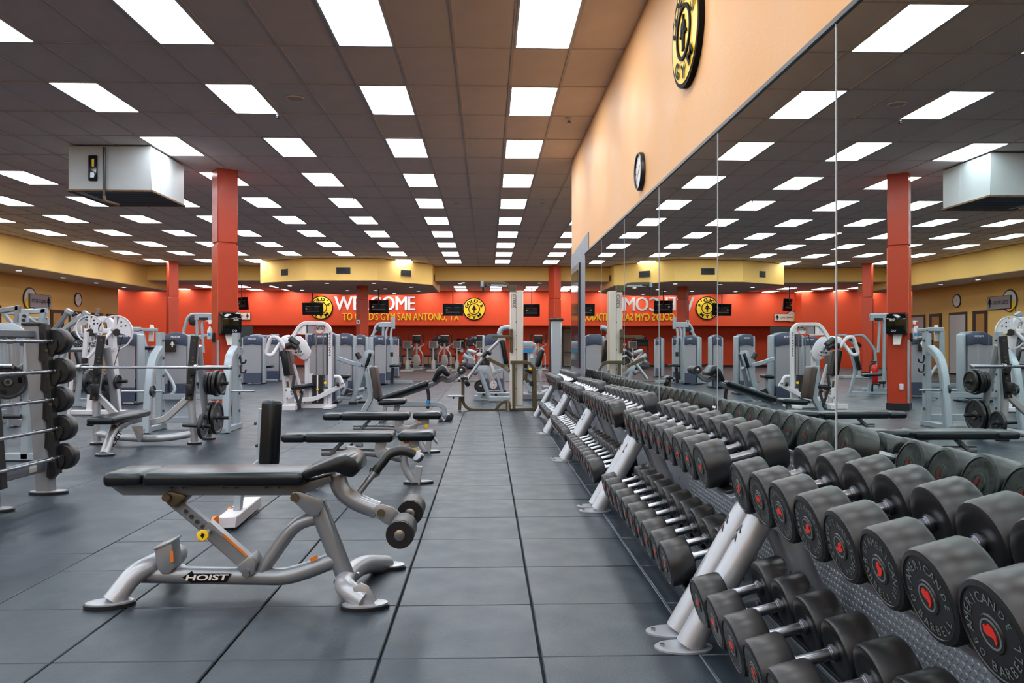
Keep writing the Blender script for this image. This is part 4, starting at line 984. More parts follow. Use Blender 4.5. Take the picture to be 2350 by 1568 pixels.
for i, (jx, jy) in enumerate(((124, 784), (131, 852), (127, 917), (136, 983), (140, 1049))):
    f0 = P(jx, jy, U0.y + 0.02); L = 0.98; R = 0.107; HL = 0.105
    t = thing('fixed_barbell', names5[i], 'barbell', f0.lerp(f0 + BD * L, 0.5) - UZ * R, 'fixed barbells on the rack')
    mb = MB(); mb.cyl(f0 - BD * 0.02, f0 + BD * (L + 0.02), 0.0125, 14)
    for a, b_ in ((0.0, 0.05), (0.08, 0.13), (0.16, 0.34), (0.40, 0.44), (0.48, 0.52), (0.56, 0.60), (0.66, 0.84), (0.88, 0.92), (0.94, 0.98)): mb.cyl(f0 + BD * L * a, f0 + BD * L * b_, 0.0155, 14, 0.002)
    mb.build('bar', 'chrome', t)
    for s, q in ((-1, f0), (1, f0 + BD * L)):
        MB().lathe([(R * 0.5, 0), (R * 0.86, 0.0), (R * 0.97, 0.012), (R, 0.03), (R, HL - 0.03), (R * 0.97, HL - 0.012), (R * 0.86, HL), (R * 0.5, HL)], q, BD * s, 40).build('head', 'black_rubber', t)
        hk = q - BD * 0.035 * s * -1
        base = (U0 if s < 0 else U1); st = base + lean * (f0.z / HT) + V((0.085, -0.01, 0)) ; st.z = f0.z
        o = [V((st.x - 0.02, st.y, f0.z - 0.01)), V((hk.x + 0.03, hk.y, f0.z + 0.012)), V((hk.x + 0.035, hk.y, f0.z - 0.04)), V((hk.x - 0.0, hk.y, f0.z - 0.10)), V((st.x + 0.01, st.y, f0.z - 0.17)), V((st.x - 0.03, st.y, f0.z - 0.15))]
        MB().prism(o, BD * 0.05).build('hook', 'black_plastic', rk)

# ================================================================== weight plates
def plate(c, axis, R, th, label, group, m='iron', slots=3):
    c, axis = V(c), V(axis).normalized(); u = axis.orthogonal().normalized(); w = axis.cross(u)
    t = thing('weight_plate', label, 'weight plate', c - UZ * R, group)
    MB().lathe([(R * 0.12, -th / 2), (R * 0.26, -th / 2), (R * 0.30, -th * 0.25), (R * 0.80, -th * 0.25), (R * 0.86, -th / 2), (R * 0.96, -th / 2), (R, -th * 0.3), (R, th * 0.3), (R * 0.96, th / 2), (R * 0.86, th / 2), (R * 0.80, th * 0.25), (R * 0.30, th * 0.25), (R * 0.26, th / 2), (R * 0.12, th / 2)], c, axis, 36).build('disc', m, t)
    for s in (-1, 1): MB().ring(c + axis * s * th * 0.5, axis * s, R * 0.13, R * 0.19, 0.002, 20).build('bore_ring', 'chrome', t)
    for k in range(slots):
        a = 2 * math.pi * k / slots + 0.5
        for s in (-1, 1):
            q = []
            for (rr, da) in ((0.52, -0.28), (0.52, 0.28), (0.72, 0.28), (0.72, -0.28)):
                q.append(c + axis * s * th * 0.25 + (u * math.cos(a + da) + w * math.sin(a + da)) * R * rr)
            MB().prism(q, axis * s * 0.003).build('grip_slot', 'gloss_black', t, smooth=False)
    return t
# ================================================================== olympic bench press
Z = ZP(160, 680, 4.127); Yb = 9.6
bp = thing('bench_press', 'silver olympic bench press station with black pad and leaning uprights', 'bench press', (-4.15, 9.3, 0))
for a, bq, cq, d0, d1, e0, e1 in (((262, 1375), (248, 1000), (303, 372), (302, 372), (228, 985), (350, 480), (465, 1275)), ((1182, 1385), (1150, 1000), (1195, 380), (1185, 378), (1132, 985), (1215, 470), (1318, 1345))):
    tube(bp, 'upright', 'bright_silver', [Z(*a, Yb), Z(*bq, Yb), Z(*cq, Yb)], 0.044, fil=0.2, seg=18)
    st = tube(bp, 'hook_strip', 'dark_trim', [Z(*d0, Yb - 0.05), Z(*d1, Yb - 0.05)], rect=(0.05, 0.085), n=UY)
    tube(bp, 'rear_leg', 'bright_silver', [Z(*e0, Yb + 0.05), Z(*e1, 10.06)], 0.044, seg=18)
    for f in (0.07, 0.34, 0.40, 0.68, 0.97): MB().cyl(Z(*d0, Yb - 0.075).lerp(Z(*d1, Yb - 0.075), f), Z(*d0, Yb - 0.085).lerp(Z(*d1, Yb - 0.085), f), 0.013, 10).build('bolt', 'olive_steel', st)
    x = (d0[0] + d1[0]) / 2
    for (yy) in (690, 870):
        q = Z(x - 25 * (1 if yy > 700 else 0), yy, Yb - 0.08); MB().prism([q + V((-0.03, 0, 0.05)), q + V((0.05, 0, 0.05)), q + V((0.05, 0, -0.06)), q + V((0.0, 0, -0.09))], V((0, -0.07, 0)), 0.005).build('bar_hook', 'black_plastic', bp)
    oval_foot(bp, V((Z(*a, Yb).x, Yb, 0)), 0, a=0.085, w=0.06); oval_foot(bp, V((Z(*e1, 10.06).x, 10.06, 0)), 0, a=0.085, w=0.06)
tube(bp, 'front_rail', 'bright_silver', [Z(255, 1300, Yb), Z(420, 1330, Yb - 0.06), Z(670, 1352, Yb - 0.1), Z(930, 1345, Yb - 0.06), Z(1160, 1305, Yb)], 0.042, fil=0.4, seg=16)
tube(bp, 'brace', 'bright_silver', [Z(270, 945, Yb), Z(440, 1125, Yb - 0.02)], rect=(0.05, 0.075))
tube(bp, 'brace', 'bright_silver', [Z(1120, 965, Yb), Z(900, 1170, Yb - 0.02), Z(760, 1195, Yb - 0.05)], rect=(0.05, 0.075), fil=0.2)
pa, pb = PZ(244, 966, 0.42), PZ(339, 944, 0.42); pb.x = pa.x + 0.0; pa, pb = V((-4.12, 8.52, 0.378)), V((-4.13, 9.5, 0.385))
pad_between(bp, 'pad', 'vinyl', pa, pb, 0.29, 0.075, UX)
tube(bp, 'pad_beam', 'bright_silver', [V((-4.13, 9.5, 0.31)), V((-4.12, 8.85, 0.305))], rect=(0.07, 0.07), n=UX)
f = PZ(240, 1046, 0)
tube(bp, 'front_leg', 'bright_silver', [V((-4.12, 9.1, 0.30)), V((-4.12, 8.85, 0.28)), f + V((0, 0, 0.015))], 0.052, fil=0.2, seg=18); oval_foot(bp, f, 0, a=0.10, w=0.07)
mb = MB(); q = f + V((0.05, -0.02, 0.06)); text_fit(mb, 'HOIST', f + V((0.058, 0.05, 0.05)), V((0.25, 0.55, 0.8)).normalized(), V((-0.6, 0, 0.4)).normalized(), 0.22, 0.05, 0.03); mb.build('lettering', 'letter_black', bp, smooth=False)
MB().prism([Z(x, y, 9.42) for x, y in ((585, 1232), (690, 1232), (690, 1330), (670, 1385), (645, 1375))], V((0, 0.012, 0)), 0.002).build('gusset', 'bright_silver', bp)
ob = thing('olympic_bar', 'long chrome olympic bar resting on the bench press hooks', 'barbell', (-4.2, 9.47, 0.90))
zb, yb = Z(900, 675, 9.46).z, 9.46
xl, xr = P(532, 846, yb).x - 2.2, P(532, 846, yb).x
mb = MB(); mb.cyl((xl + 0.4, yb, zb), (xr - 0.4, yb, zb), 0.0145, 14); [mb.cyl((xl + a, yb, zb), (xl + b_, yb, zb), 0.0165, 14) for a, b_ in ((0.55, 0.85), (1.0, 1.2), (1.35, 1.65))]; mb.build('shaft', 'chrome', ob)
for s, x0, x1 in ((1, xr - 0.42, xr), (-1, xl, xl + 0.42)):
    cyl(ob, 'sleeve', 'chrome', (x0, yb, zb), (x1, yb, zb), 0.025); xx = x0 if s > 0 else x1; cyl(ob, 'collar', 'chrome', (xx - 0.02, yb, zb), (xx + 0.02, yb, zb), 0.037)
    cyl(ob, 'collar', 'bright_silver', (xx + s * 0.38, yb, zb), (xx + s * 0.41, yb, zb), 0.026)
# storage pegs and plates on the station
def peg_row(par, a, b_, r=0.022, m='black_plastic'): cyl(par, 'storage_peg', m, a, b_, r)
gp = 'weight plates around the bench press'
y1 = 9.86; zc = Z(1385, 825, y1).z
peg_row(bp, Z(1210, 825, y1), V((Z(1500, 825, y1).x, y1, zc)))
for i, x in enumerate((1318, 1356, 1394, 1438)):
    plate(V((Z(x, 825, y1).x, y1, zc)), UX, (0.142, 0.147, 0.165, 0.142)[i], 0.036, 'small black plate on the upper right bench press peg, %s from the frame' % ORD[i], gp, slots=0)
y2 = 9.85; zc = Z(1385, 1152, y2).z
peg_row(bp, Z(1320, 1152, y2), Z(1505, 1152, y2))
for i, x in enumerate((1345, 1395)): plate(V((Z(x, 1152, y2).x, y2, max(zc, 0.215))), UX, 0.205, 0.04, ['large black plate on the lower right peg, inner one', 'large black plate on the lower right peg, outer one'][i], gp)
y3 = 9.45; zc = Z(1265, 1232, y3).z; peg_row(bp, Z(1070, 1222, y3), Z(1330, 1232, y3)); plate(V((Z(1262, 1232, y3).x, y3, max(zc, 0.16))), UX, 0.152, 0.04, 'medium black plate leaning low at the front right upright', gp)
zc = Z(345, 812, y1).z; peg_row(bp, Z(180, 820, y1), Z(545, 805, y1))
plate(V((Z(190, 830, y1).x, y1, zc)), UX, 0.155, 0.04, 'black plate outside the left upright of the bench press', gp); plate(V((Z(345, 812, y1).x, y1, zc)), UX, 0.125, 0.05, 'thick black plate between the left upright and its rear leg', gp, slots=0); plate(V((Z(455, 812, y1).x, y1, zc)), UX, 0.088, 0.035, 'tiny black plate on the peg end right of the left rear leg', gp, slots=0)
peg_row(bp, Z(165, 1212, y3), Z(225, 1215, y3))
# ================================================================== half rack behind it
Yr = 11.4
hr = thing('squat_rack', 'pale grey squat rack with two bent side frames behind the bench press', 'squat rack', (-4.2, 11.1, 0))
for ru0, ru1, fp in (((857, 342), (870, 1165), ((850, 500), (790, 590), (765, 720), (722, 1272))), ((1578, 348), (1585, 1235), ((1560, 500), (1512, 575), (1498, 720), (1478, 1285)))):
    q0 = Z(*ru0, Yr); tube(hr, 'rear_upright', 'machine_grey', [q0, V((q0.x, Yr, 0.0))], rect=(0.09, 0.11), n=UX)
    pts = [Z(*fp[0], 11.28), Z(*fp[1], 11.05), Z(*fp[2], 10.9)]; e = Z(*fp[3], 10.76); pts.append(V((e.x, 10.76, 0.0)))
    tube(hr, 'front_post', 'machine_grey', pts, rect=(0.105, 0.105), fil=0.25, n=UX)
    box(hr, 'side_foot', 'machine_grey', ((e.x + q0.x) / 2, 11.08, 0.035), (0.08, 0.75, 0.07))
    bolts(hr, 'iron', [V((q0.x + 0.045, Yr - 0.02, z)) for z in (1.25, 1.0, 0.75, 0.5, 0.25)], UX, 0.018, 0.016)
    xs_ = e.x
    peg = 0.62 if False else P(400, 898, 10.9).z
    s = -1 if q0.x < -4.2 else 1
    cyl(hr, 'storage_peg', 'chrome', (q0.x - 0.30 if s < 0 else q0.x - 0.12, 10.86, peg), (q0.x + 0.25 if s < 0 else q0.x + 0.42, 10.86, peg), 0.016)
    plate(V((q0.x + (0.12 if s < 0 else 0.02), 10.86, peg)), UX, 0.082, 0.03, ['small black plate on the left peg of the squat rack', 'small black plate on the right peg of the squat rack'][s > 0], gp, slots=0)
for z in (0.45, 0.12): box(hr, 'cross_bar', 'machine_grey', (-4.17, Yr, z), (1.1, 0.07, 0.08))
for z in (0.98, 0.84):
    q = V((P(553, 800, Yr).x, Yr - 0.04, z)); tube(hr, 'bar_hook', 'black_plastic', [q + V((0, 0, 0.06)), q + V((0.01, 0, -0.05)), q + V((0.07, 0, -0.05)), q + V((0.085, 0, 0.0))], 0.012, fil=0.02)
# ================================================================== selector weight towers
def tower(px0, px1, Y, rz, label, h=1.46, d=0.42, seat=None, name_mark=True):
    a, b_ = P(px0, 850, Y), P(px1, 850, Y); w = (b_.x - a.x); x = (a.x + b_.x) / 2
    t = thing('weight_tower', label, 'exercise machine', (x, Y, 0), 'grey and blue weight stack machines')
    R = Matrix.Rotation(rz, 3, 'Z'); c = V((x, Y, 0))
    def L(p): return c + R @ V(p)
    pw = 0.075
    for s in (-1, 1):
        MB().box(L((s * (w / 2 - pw / 2), 0, h / 2 - 0.03)), (pw, d * 0.62, h - 0.06), R, 0.028, 3).build('side_post', 'machine_grey', t)
        MB().box(L((s * (w / 2 - pw / 2), 0, 0.02)), (pw * 1.35, d * 1.05, 0.04), R, 0.015, 2).build('foot', 'black_plastic', t)
    wi = w - 2 * pw + 0.01
    arch = [(-wi / 2, h - 0.30), (-wi / 2, h - 0.06), (-wi * 0.3, h - 0.015), (0, h), (wi * 0.3, h - 0.015), (wi / 2, h - 0.06), (wi / 2, h - 0.30), (wi * 0.22, h - 0.27), (0, h - 0.255), (-wi * 0.22, h - 0.27)]
    cap = MB().prism([L((q, -d / 2, z)) for q, z in arch], R @ V((0, d, 0)), 0.012).build('top_cover', 'shroud_blue', t)
    if name_mark:
        mb = MB(); text_fit(mb, 'PRECOR', L((-wi * 0.22, -d / 2 - 0.004, h - 0.12)), R @ UX, UZ, wi * 0.44, 0.035, 0.02); mb.build('brand_mark', 'letter_white', cap, smooth=False)
    for s, nm in ((-1, 'front_shroud'), (1, 'rear_shroud')):
        MB().box(L((0, s * (d / 2 - 0.03), h * 0.52)), (wi, 0.008, h * 0.62), R, 0).build(nm, 'shroud_smoke', t, smooth=False)
        MB().box(L((0, s * (d / 2 - 0.03), 0.19)), (wi, 0.014, 0.30), R, 0.004).build('base_panel', 'shroud_blue', t)
    st = MB()
    for k in range(12): st.box(L((0, 0, 0.10 + k * 0.035)), (wi * 0.62, d * 0.34, 0.031), R, 0.002)
    st.build('weight_stack', 'stack_steel', t)
    MB().cyl(L((0, 0, 0.5)), L((0, 0, h - 0.2)), 0.035, 12).build('lift_tube', 'mid_grey', t)
    for s in (-1, 1): MB().cyl(L((s * wi * 0.2, 0, 0.08)), L((s * wi * 0.2, 0, h - 0.2)), 0.011, 8).build('guide_rod', 'chrome', t)
    return t, L
def seat_unit(t, L, sx, sy, face, back=True):
    """a padded seat on a post in front of a tower; local position sx, sy, facing +-x"""
    f = face
    q = lambda x, y, z: L((sx + x * f, sy + y, z))
    tube(t, 'seat_post', 'machine_grey', [q(0, 0, 0.42), q(-0.05, 0, 0.06)], rect=(0.07, 0.07))
    tube(t, 'floor_beam', 'machine_grey', [q(0.35, 0, 0.06), q(-0.45, 0, 0.06)], rect=(0.08, 0.06))
    pad_between(t, 'seat_pad', 'vinyl', q(-0.18, 0, 0.47), q(0.22, 0, 0.5), 0.34, 0.07)
    if back:
        pad_between(t, 'back_pad', 'vinyl', q(-0.27, 0, 0.58), q(-0.40, 0, 1.12), 0.30, 0.07)
        tube(t, 'back_post', 'machine_grey', [q(-0.45, 0, 0.06), q(-0.33, 0, 0.6), q(-0.45, 0, 1.08)], rect=(0.07, 0.06), fil=0.1)
t1, L1 = tower(262, 327, 16.1, 0, 'grey and blue weight tower left of the white arch machine')
seat_unit(t1, L1, -0.75, 0.3, 1)
t2, L2 = tower(376, 436, 17.6, 0.25, 'grey and blue weight tower with a black instruction placard beside the red column')
MB().box(L2((-0.14, -0.26, 1.16)), (0.30, 0.02, 0.26), Matrix.Rotation(0.25, 3, 'Z'), 0.004).build('placard', 'screen_black', t2)
mb = MB(); figure(mb, L2((-0.06, -0.275, 1.20)), Matrix.Rotation(0.25, 3, 'Z') @ UX, UZ, Matrix.Rotation(0.25, 3, 'Z') @ -UY, 0.13, 0.003); mb.build('placard_figure', 'letter_white', t2, smooth=False)
tube(t2, 'curved_arm', 'machine_grey', [P(372, 842, 16.6), P(395, 875, 16.6), P(404, 900, 16.5), P(372, 918, 16.5)], 0.035, fil=0.25)
cyl(t2, 'gas_spring', 'black_plastic', P(388, 872, 16.8), P(388, 900, 16.8), 0.03)
seat_unit(t2, L2, 0.9, 0.2, -1)
t3, L3 = tower(557, 609, 24.1, 0, 'grey and blue weight tower just right of the large red column'); seat_unit(t3, L3, 0.1, 0.9, 1)
t4, L4 = tower(611, 648, 25.8, 0, 'grey and blue weight tower behind the looped white handles')
t5, L5 = tower(703, 779, 16.3, 0, 'grey and blue weight tower directly behind the white press machine')
t6, L6 = tower(772, 817, 18.9, 0, 'grey and blue weight tower second right of the white press machine')
t7, L7 = tower(812, 845, 21.6, 0, 'grey and blue weight tower third right of the white press machine')
t8, L8 = tower(846, 884, 23.4, 0.65, 'grey and blue weight tower turned sideways below the high pulley arms')
t9, L9 = tower(874, 900, 24.6, 0.65, 'grey and blue weight tower turned sideways nearest the cardio area')
t10, L10 = tower(893, 914, 28.5, 0.5, 'far grey weight tower in front of the ellipticals')
t11, L11 = tower(180, 232, 20.5, 0, 'grey weight tower far behind the white arch machine on the ochre side')
t12, L12 = tower(100, 150, 19.0, 0, 'grey weight tower below the two raised grey press arms')
t13, L13 = tower(20, 72, 17.5, 0, 'grey weight tower behind the curved grey guard at the frame edge')
# arm and back frame of the machine beside the white press machine
Z = ZP(760, 740, 7.125); Ym = 15.9
pr = thing('chest_press', 'pale grey seated press with black framed back pad between benches and towers', 'exercise machine', (P(815, 925, Ym).x, Ym, 0))
tube(pr, 'press_arm', 'machine_grey', [Z(110, 590, Ym), Z(350, 670, Ym), Z(530, 705, Ym)], rect=(0.08, 0.085), fil=0.15)
MB().prism([Z(x, y, Ym - 0.15) for x, y in ((500, 690), (560, 480), (600, 452), (690, 465), (705, 495), (640, 720), (540, 740))], V((0, 0.03, 0)), 0.006).build('back_frame', 'machine_grey', pr)
pad_between(pr, 'back_pad', 'vinyl', Z(660, 500, Ym), Z(585, 740, Ym), 0.34, 0.07)
tube(pr, 'rear_leg', 'machine_grey', [Z(600, 480, Ym), Z(360, 1290, Ym)], rect=(0.08, 0.11))
tube(pr, 'front_leg', 'machine_grey', [Z(640, 740, Ym), Z(500, 1120, Ym + 0.3), Z(470, 1250, Ym + 0.3)], rect=(0.07, 0.08))
pad_between(pr, 'seat_pad', 'vinyl', Z(150, 895, Ym), Z(310, 880, Ym), 0.34, 0.08)
tube(pr, 'seat_post', 'machine_grey', [Z(240, 910, Ym), Z(250, 1060, Ym), Z(180, 1180, Ym)], rect=(0.05, 0.06))
tube(pr, 'base_rail', 'machine_grey', [Z(100, 1240, Ym), Z(420, 1245, Ym)], rect=(0.06, 0.06))
for (x0, y0, x1, y1) in ((450, 1110, 540, 1085), (420, 1250, 510, 1210)): cyl(pr, 'foot_peg', 'machine_grey', Z(x0, y0, Ym - 0.1), Z(x1, y1, Ym - 0.1), 0.04)
MB().prism([Z(x, y, Ym - 0.12) for x, y in ((215, 1190), (250, 1080), (355, 1120))], V((0, 0.2, 0)), 0.004).build('foot_board', 'black_plastic', pr)
cyl(pr, 'grip', 'black_rubber', Z(420, 500, Ym), Z(470, 590, Ym), 0.055); tube(pr, 'grip_arm', 'machine_grey', [Z(460, 580, Ym), Z(490, 660, Ym)], 0.03)
for q in (360, 470): box(pr, 'foot', 'black_plastic', V((Z(q, 1290, Ym).x, Ym + (0.3 if q > 400 else 0), 0.02)), (0.16, 0.12, 0.04))
# pulley tower tops (two lat machines)
def lat_top(Zf, pts, Y, label, base):
    t = thing('pulldown_machine', label, 'exercise machine', (base.x, Y, 0))
    tube(t, 'arched_mast', 'machine_grey', [V((Zf(*pts[0], Y).x - 0.15, Y, 0.02))] + [Zf(*q, Y) for q in pts], 0.04, fil=0.25)
    return t
Zc = ZP(400, 680, 8.709); Yl = 19.5
lt = lat_top(Zc, [(170, 740), (260, 440), (340, 365), (655, 365), (760, 370)], Yl, 'grey pulldown machine with arched mast left of the large red column', P(440, 900, Yl))
tube(lt, 'mast_post', 'machine_grey', [Zc(455, 370, Yl), V((Zc(455, 370, Yl).x, Yl, 0.02))], 0.04)
tube(lt, 'swing_arm', 'machine_grey', [Zc(590, 440, Yl), Zc(555, 560, Yl), Zc(560, 700, Yl), Zc(585, 1130, Yl)], rect=(0.06, 0.05), fil=0.3)
MB().lathe([(0.05, -0.03), (0.10, -0.02), (0.11, 0), (0.10, 0.02), (0.05, 0.03)], Zc(375, 500, Yl), UY, 24).build('counter_pulley', 'black_plastic', lt)
box(lt, 'head_plate', 'machine_grey', Zc(580, 430, Yl), (0.40, 0.08, 0.12)); box(lt, 'latch', 'black_plastic', Zc(580, 450, Yl - 0.06), (0.2, 0.05, 0.06)); tube(lt, 'cable', 'black_plastic', [Zc(620, 530, Yl), Zc(660, 570, Yl)], 0.008)
pad_between(lt, 'seat_pad', 'vinyl', P(455, 880, Yl), P(478, 880, Yl), 0.35, 0.08); box(lt, 'base', 'machine_grey', V((Zc(455, 370, Yl).x + 0.1, Yl, 0.05)), (0.9, 0.12, 0.09))
tube(lt, 'seat_post', 'machine_grey', [P(466, 880, Yl), V((P(466, 880, Yl).x, Yl, 0.05))], rect=(0.08, 0.08))
Zd = ZP(760, 740, 7.125); Yk = 24.0
l2 = lat_top(Zd, [(680, 240), (730, 60), (790, 15), (990, 15)], Yk, 'grey pulldown machine with arched mast in front of the dark red column', P(880, 880, Yk))
tube(l2, 'mast_post', 'machine_grey', [Zd(850, 20, Yk), V((Zd(850, 20, Yk).x, Yk, 0.02))], 0.045)
tube(l2, 'swing_arm', 'machine_grey', [Zd(930, 70, Yk), Zd(895, 160, Yk), Zd(900, 270, Yk)], rect=(0.07, 0.06), fil=0.3); tube(l2, 'swing_arm', 'machine_grey', [Zd(990, 100, Yk - 0.3), Zd(975, 200, Yk - 0.3), Zd(990, 480, Yk - 0.3)], rect=(0.07, 0.06), fil=0.3)
for s in (0, 1): box(l2, 'head_post', 'machine_grey', Zd(1000 + 28 * s, 10, Yk - 0.1 * s), (0.06, 0.08, 0.36))
MB().lathe([(0.05, -0.03), (0.12, -0.02), (0.13, 0), (0.12, 0.02), (0.05, 0.03)], Zd(798, 95, Yk), UY, 24).build('counter_pulley', 'black_plastic', l2)
box(l2, 'head_plate', 'machine_grey', Zd(900, 40, Yk), (0.45, 0.1, 0.14)); cyl(l2, 'grip', 'black_plastic', Zd(990, 490, Yk - 0.3), Zd(990, 560, Yk - 0.3), 0.045); tube(l2, 'diagonal_strut', 'machine_grey', [Zd(600, 300, Yk), Zd(740, 130, Yk)], 0.035)
pad_between(l2, 'seat_pad', 'vinyl', Zd(960, 715, Yk - 0.4), Zd(1130, 705, Yk - 0.4), 0.4, 0.08); tube(l2, 'seat_post', 'black_plastic', [Zd(1010, 740, Yk - 0.4), V((Zd(990, 900, Yk - 0.4).x, Yk - 0.4, 0.03))], rect=(0.09, 0.09)); box(l2, 'base', 'machine_grey', V((Zd(900, 900, Yk).x, Yk, 0.05)), (1.6, 0.14, 0.09))

# ================================================================== white press machine
Z = ZP(600, 720, 6.815); Yn = 14.8
wm = thing('white_press_machine', 'white enamel press machine with looped handles and black weight stack', 'exercise machine', (P(705, 937, Yn).x, Yn, 0))
tube(wm, 'arch_frame', 'white_enamel', [V((Z(1070, 1450, Yn).x, Yn, 0.02)), Z(1078, 240, Yn), Z(1000, 152, Yn), Z(660, 150, Yn), Z(590, 210, Yn), Z(478, 385, Yn)], rect=(0.10, 0.065), fil=0.16, n=UY)
tube(wm, 'rear_post', 'white_enamel', [V((Z(705, 1450, Yn).x, Yn + 0.05, 0.02)), Z(715, 650, Yn + 0.05)], rect=(0.10, 0.075), n=UY)
pl = MB().prism([Z(x, y, Yn - 0.02) for x, y in ((545, 322), (640, 185), (985, 180), (1046, 245), (1048, 305), (815, 308), (780, 332))], V((0, 0.02, 0))).build('placard', 'clock_face', wm, smooth=False)
mb = MB(); o_ = Z(850, 255, Yn - 0.025); text_fit(mb, 'NITRO', o_, UX, UZ, Z(975, 255, Yn).x - Z(850, 255, Yn).x, 0.075, 0.03, 0.2); mb.build('brand_mark', 'letter_black', pl, smooth=False)
MB().ring(Z(910, 235, Yn - 0.024), UY, 0.085, 0.098, 0.003, 28).build('brand_swoosh', 'red_paint', pl, smooth=False)
mb = MB(); mb.box(Z(780, 240, Yn - 0.022), (0.18, 0.003, 0.16), None, 0); mb.build('instruction_block', 'sign_grey', pl, smooth=False); mb = MB(); mb.box(Z(680, 240, Yn - 0.022), (0.09, 0.003, 0.16), None, 0); mb.build('diagram_block', 'paper', pl, smooth=False)
cam_o = [(480, 560), (500, 420), (540, 350), (600, 350), (690, 430), (745, 540), (775, 590), (765, 650), (720, 710), (660, 722), (600, 705), (560, 670)]
MB().prism([Z(x, y, Yn - 0.10) for x, y in cam_o], V((0, 0.06, 0)), 0.01).build('cam_disc', 'white_enamel', wm)
MB().prism([Z(x, y, Yn - 0.13) for x, y in ((470, 590), (640, 580), (650, 630), (590, 660), (480, 640))], V((0, 0.03, 0)), 0.004).build('cam_plate', 'white_enamel', wm)
bolts(wm, 'black_plastic', [Z(541, 605, Yn - 0.13), Z(620, 593, Yn - 0.13)], -UY, 0.018, 0.01); bolts(wm, 'red_paint', [Z(582, 598, Yn - 0.13)], -UY, 0.012, 0.01)
tube(wm, 'looped_handle', 'white_enamel', [Z(375, 535, Yn - 0.35), Z(260, 375, Yn - 0.35), Z(150, 362, Yn - 0.35), Z(62, 640, Yn - 0.35), Z(165, 662, Yn - 0.35), Z(290, 470, Yn - 0.2)], 0.034, fil=0.09, seg=14)
tube(wm, 'handle_arm', 'white_enamel', [Z(290, 470, Yn - 0.2), Z(350, 370, Yn + 0.1), Z(430, 360, Yn + 0.3)], 0.034, fil=0.12, seg=14)
MB().prism([Z(x, y, Yn - 0.3) for x, y in ((310, 385), (370, 360), (470, 460), (440, 530), (385, 540))], V((0, 0.12, 0)), 0.01).build('handle_block', 'white_enamel', wm)
for a, b_ in (((385, 520), (480, 480)), ((445, 385), (575, 490)), ((480, 470), (560, 540))): cyl(wm, 'grip', 'black_rubber', Z(*a, Yn - 0.32), Z(*b_, Yn - 0.34), 0.06, bev=0.01)
cyl(wm, 'grip_stem', 'white_enamel', Z(580, 500, Yn - 0.25), Z(600, 590, Yn - 0.12), 0.03)
pad_between(wm, 'back_pad', 'vinyl', Z(375, 572, Yn), Z(435, 968, Yn), 0.34, 0.12, bev=0.02)
pad_between(wm, 'pad_front', 'vinyl_brown', Z(435, 568, Yn), Z(497, 965, Yn), 0.33, 0.07)
box(wm, 'headrest_mount', 'black_plastic', Z(315, 632, Yn), (0.06, 0.1, 0.085))
tube(wm, 'seat_column', 'white_enamel', [Z(340, 860, Yn + 0.1), Z(380, 1440, Yn + 0.1)], rect=(0.05, 0.06)); tube(wm, 'seat_slider', 'white_enamel', [Z(410, 970, Yn), Z(430, 1160, Yn)], rect=(0.08, 0.06)); tube(wm, 'diagonal_strut', 'white_enamel', [Z(500, 790, Yn), Z(600, 1130, Yn), Z(640, 1420, Yn)], rect=(0.06, 0.05)); tube(wm, 'slider_rod', 'olive_steel', [Z(405, 1060, Yn - 0.05), Z(415, 1150, Yn - 0.05)], 0.02)
pad_between(wm, 'seat_pad', 'vinyl', Z(490, 1162, Yn), Z(845, 1112, Yn), 0.34, 0.085)
MB().prism([Z(x, y, Yn - 0.1) for x, y in ((375, 1165), (500, 1175), (510, 1300), (430, 1340), (375, 1330))], V((0, 0.2, 0)), 0.008).build('seat_plate', 'white_enamel', wm)
bolts(wm, 'mid_grey', [Z(387, 1200, Yn - 0.1), Z(467, 1218, Yn - 0.1), Z(472, 1258, Yn - 0.1), Z(405, 1324, Yn - 0.1)], -UY, 0.018, 0.01)
box(wm, 'seat_lever', 'orange', Z(575, 1212, Yn - 0.12), (0.14, 0.03, 0.025))
for a, b_ in (((505, 1195), (605, 1480)), ((640, 1240), (590, 1420)), ((650, 1240), (600, 1215)), ((515, 970), (490, 1130))): tube(wm, 'strap', 'black_plastic', [Z(*a, Yn - 0.14), Z(*b_, Yn - 0.16)], rect=(0.02, 0.05))
tube(wm, 'foot_lever', 'white_enamel', [Z(520, 1345, Yn - 0.12), Z(820, 1345, Yn - 0.12), Z(1300, 1105, Yn - 0.12)], rect=(0.06, 0.085), fil=0.12)
tube(wm, 'lever_handle', 'white_enamel', [Z(1265, 1085, Yn - 0.16), Z(1225, 985, Yn - 0.16), Z(1140, 985, Yn - 0.16)], 0.032, fil=0.08); cyl(wm, 'lever_stop', 'black_plastic', Z(1175, 1110, Yn - 0.2), Z(1210, 1100, Yn - 0.2), 0.04); cyl(wm, 'handle_plug', 'black_plastic', Z(1136, 985, Yn - 0.16), Z(1146, 985, Yn - 0.16), 0.025)
box(wm, 'base_rail', 'white_enamel', V(((Z(350, 1450, Yn).x + Z(1095, 1450, Yn).x) / 2, Yn, 0.05)), (Z(1095, 1450, Yn).x - Z(350, 1450, Yn).x, 0.12, 0.085)); box(wm, 'front_foot', 'white_enamel', V((Z(500, 1480, Yn).x, Yn - 0.42, 0.05)), (0.30, 0.16, 0.09)); box(wm, 'foot_beam', 'white_enamel', V((Z(520, 1480, Yn).x, Yn - 0.2, 0.05)), (0.12, 0.45, 0.08))
box(wm, 'cross_foot', 'white_enamel', V((Z(1070, 1450, Yn).x, Yn, 0.03)), (0.14, 0.6, 0.05))
st = MB()
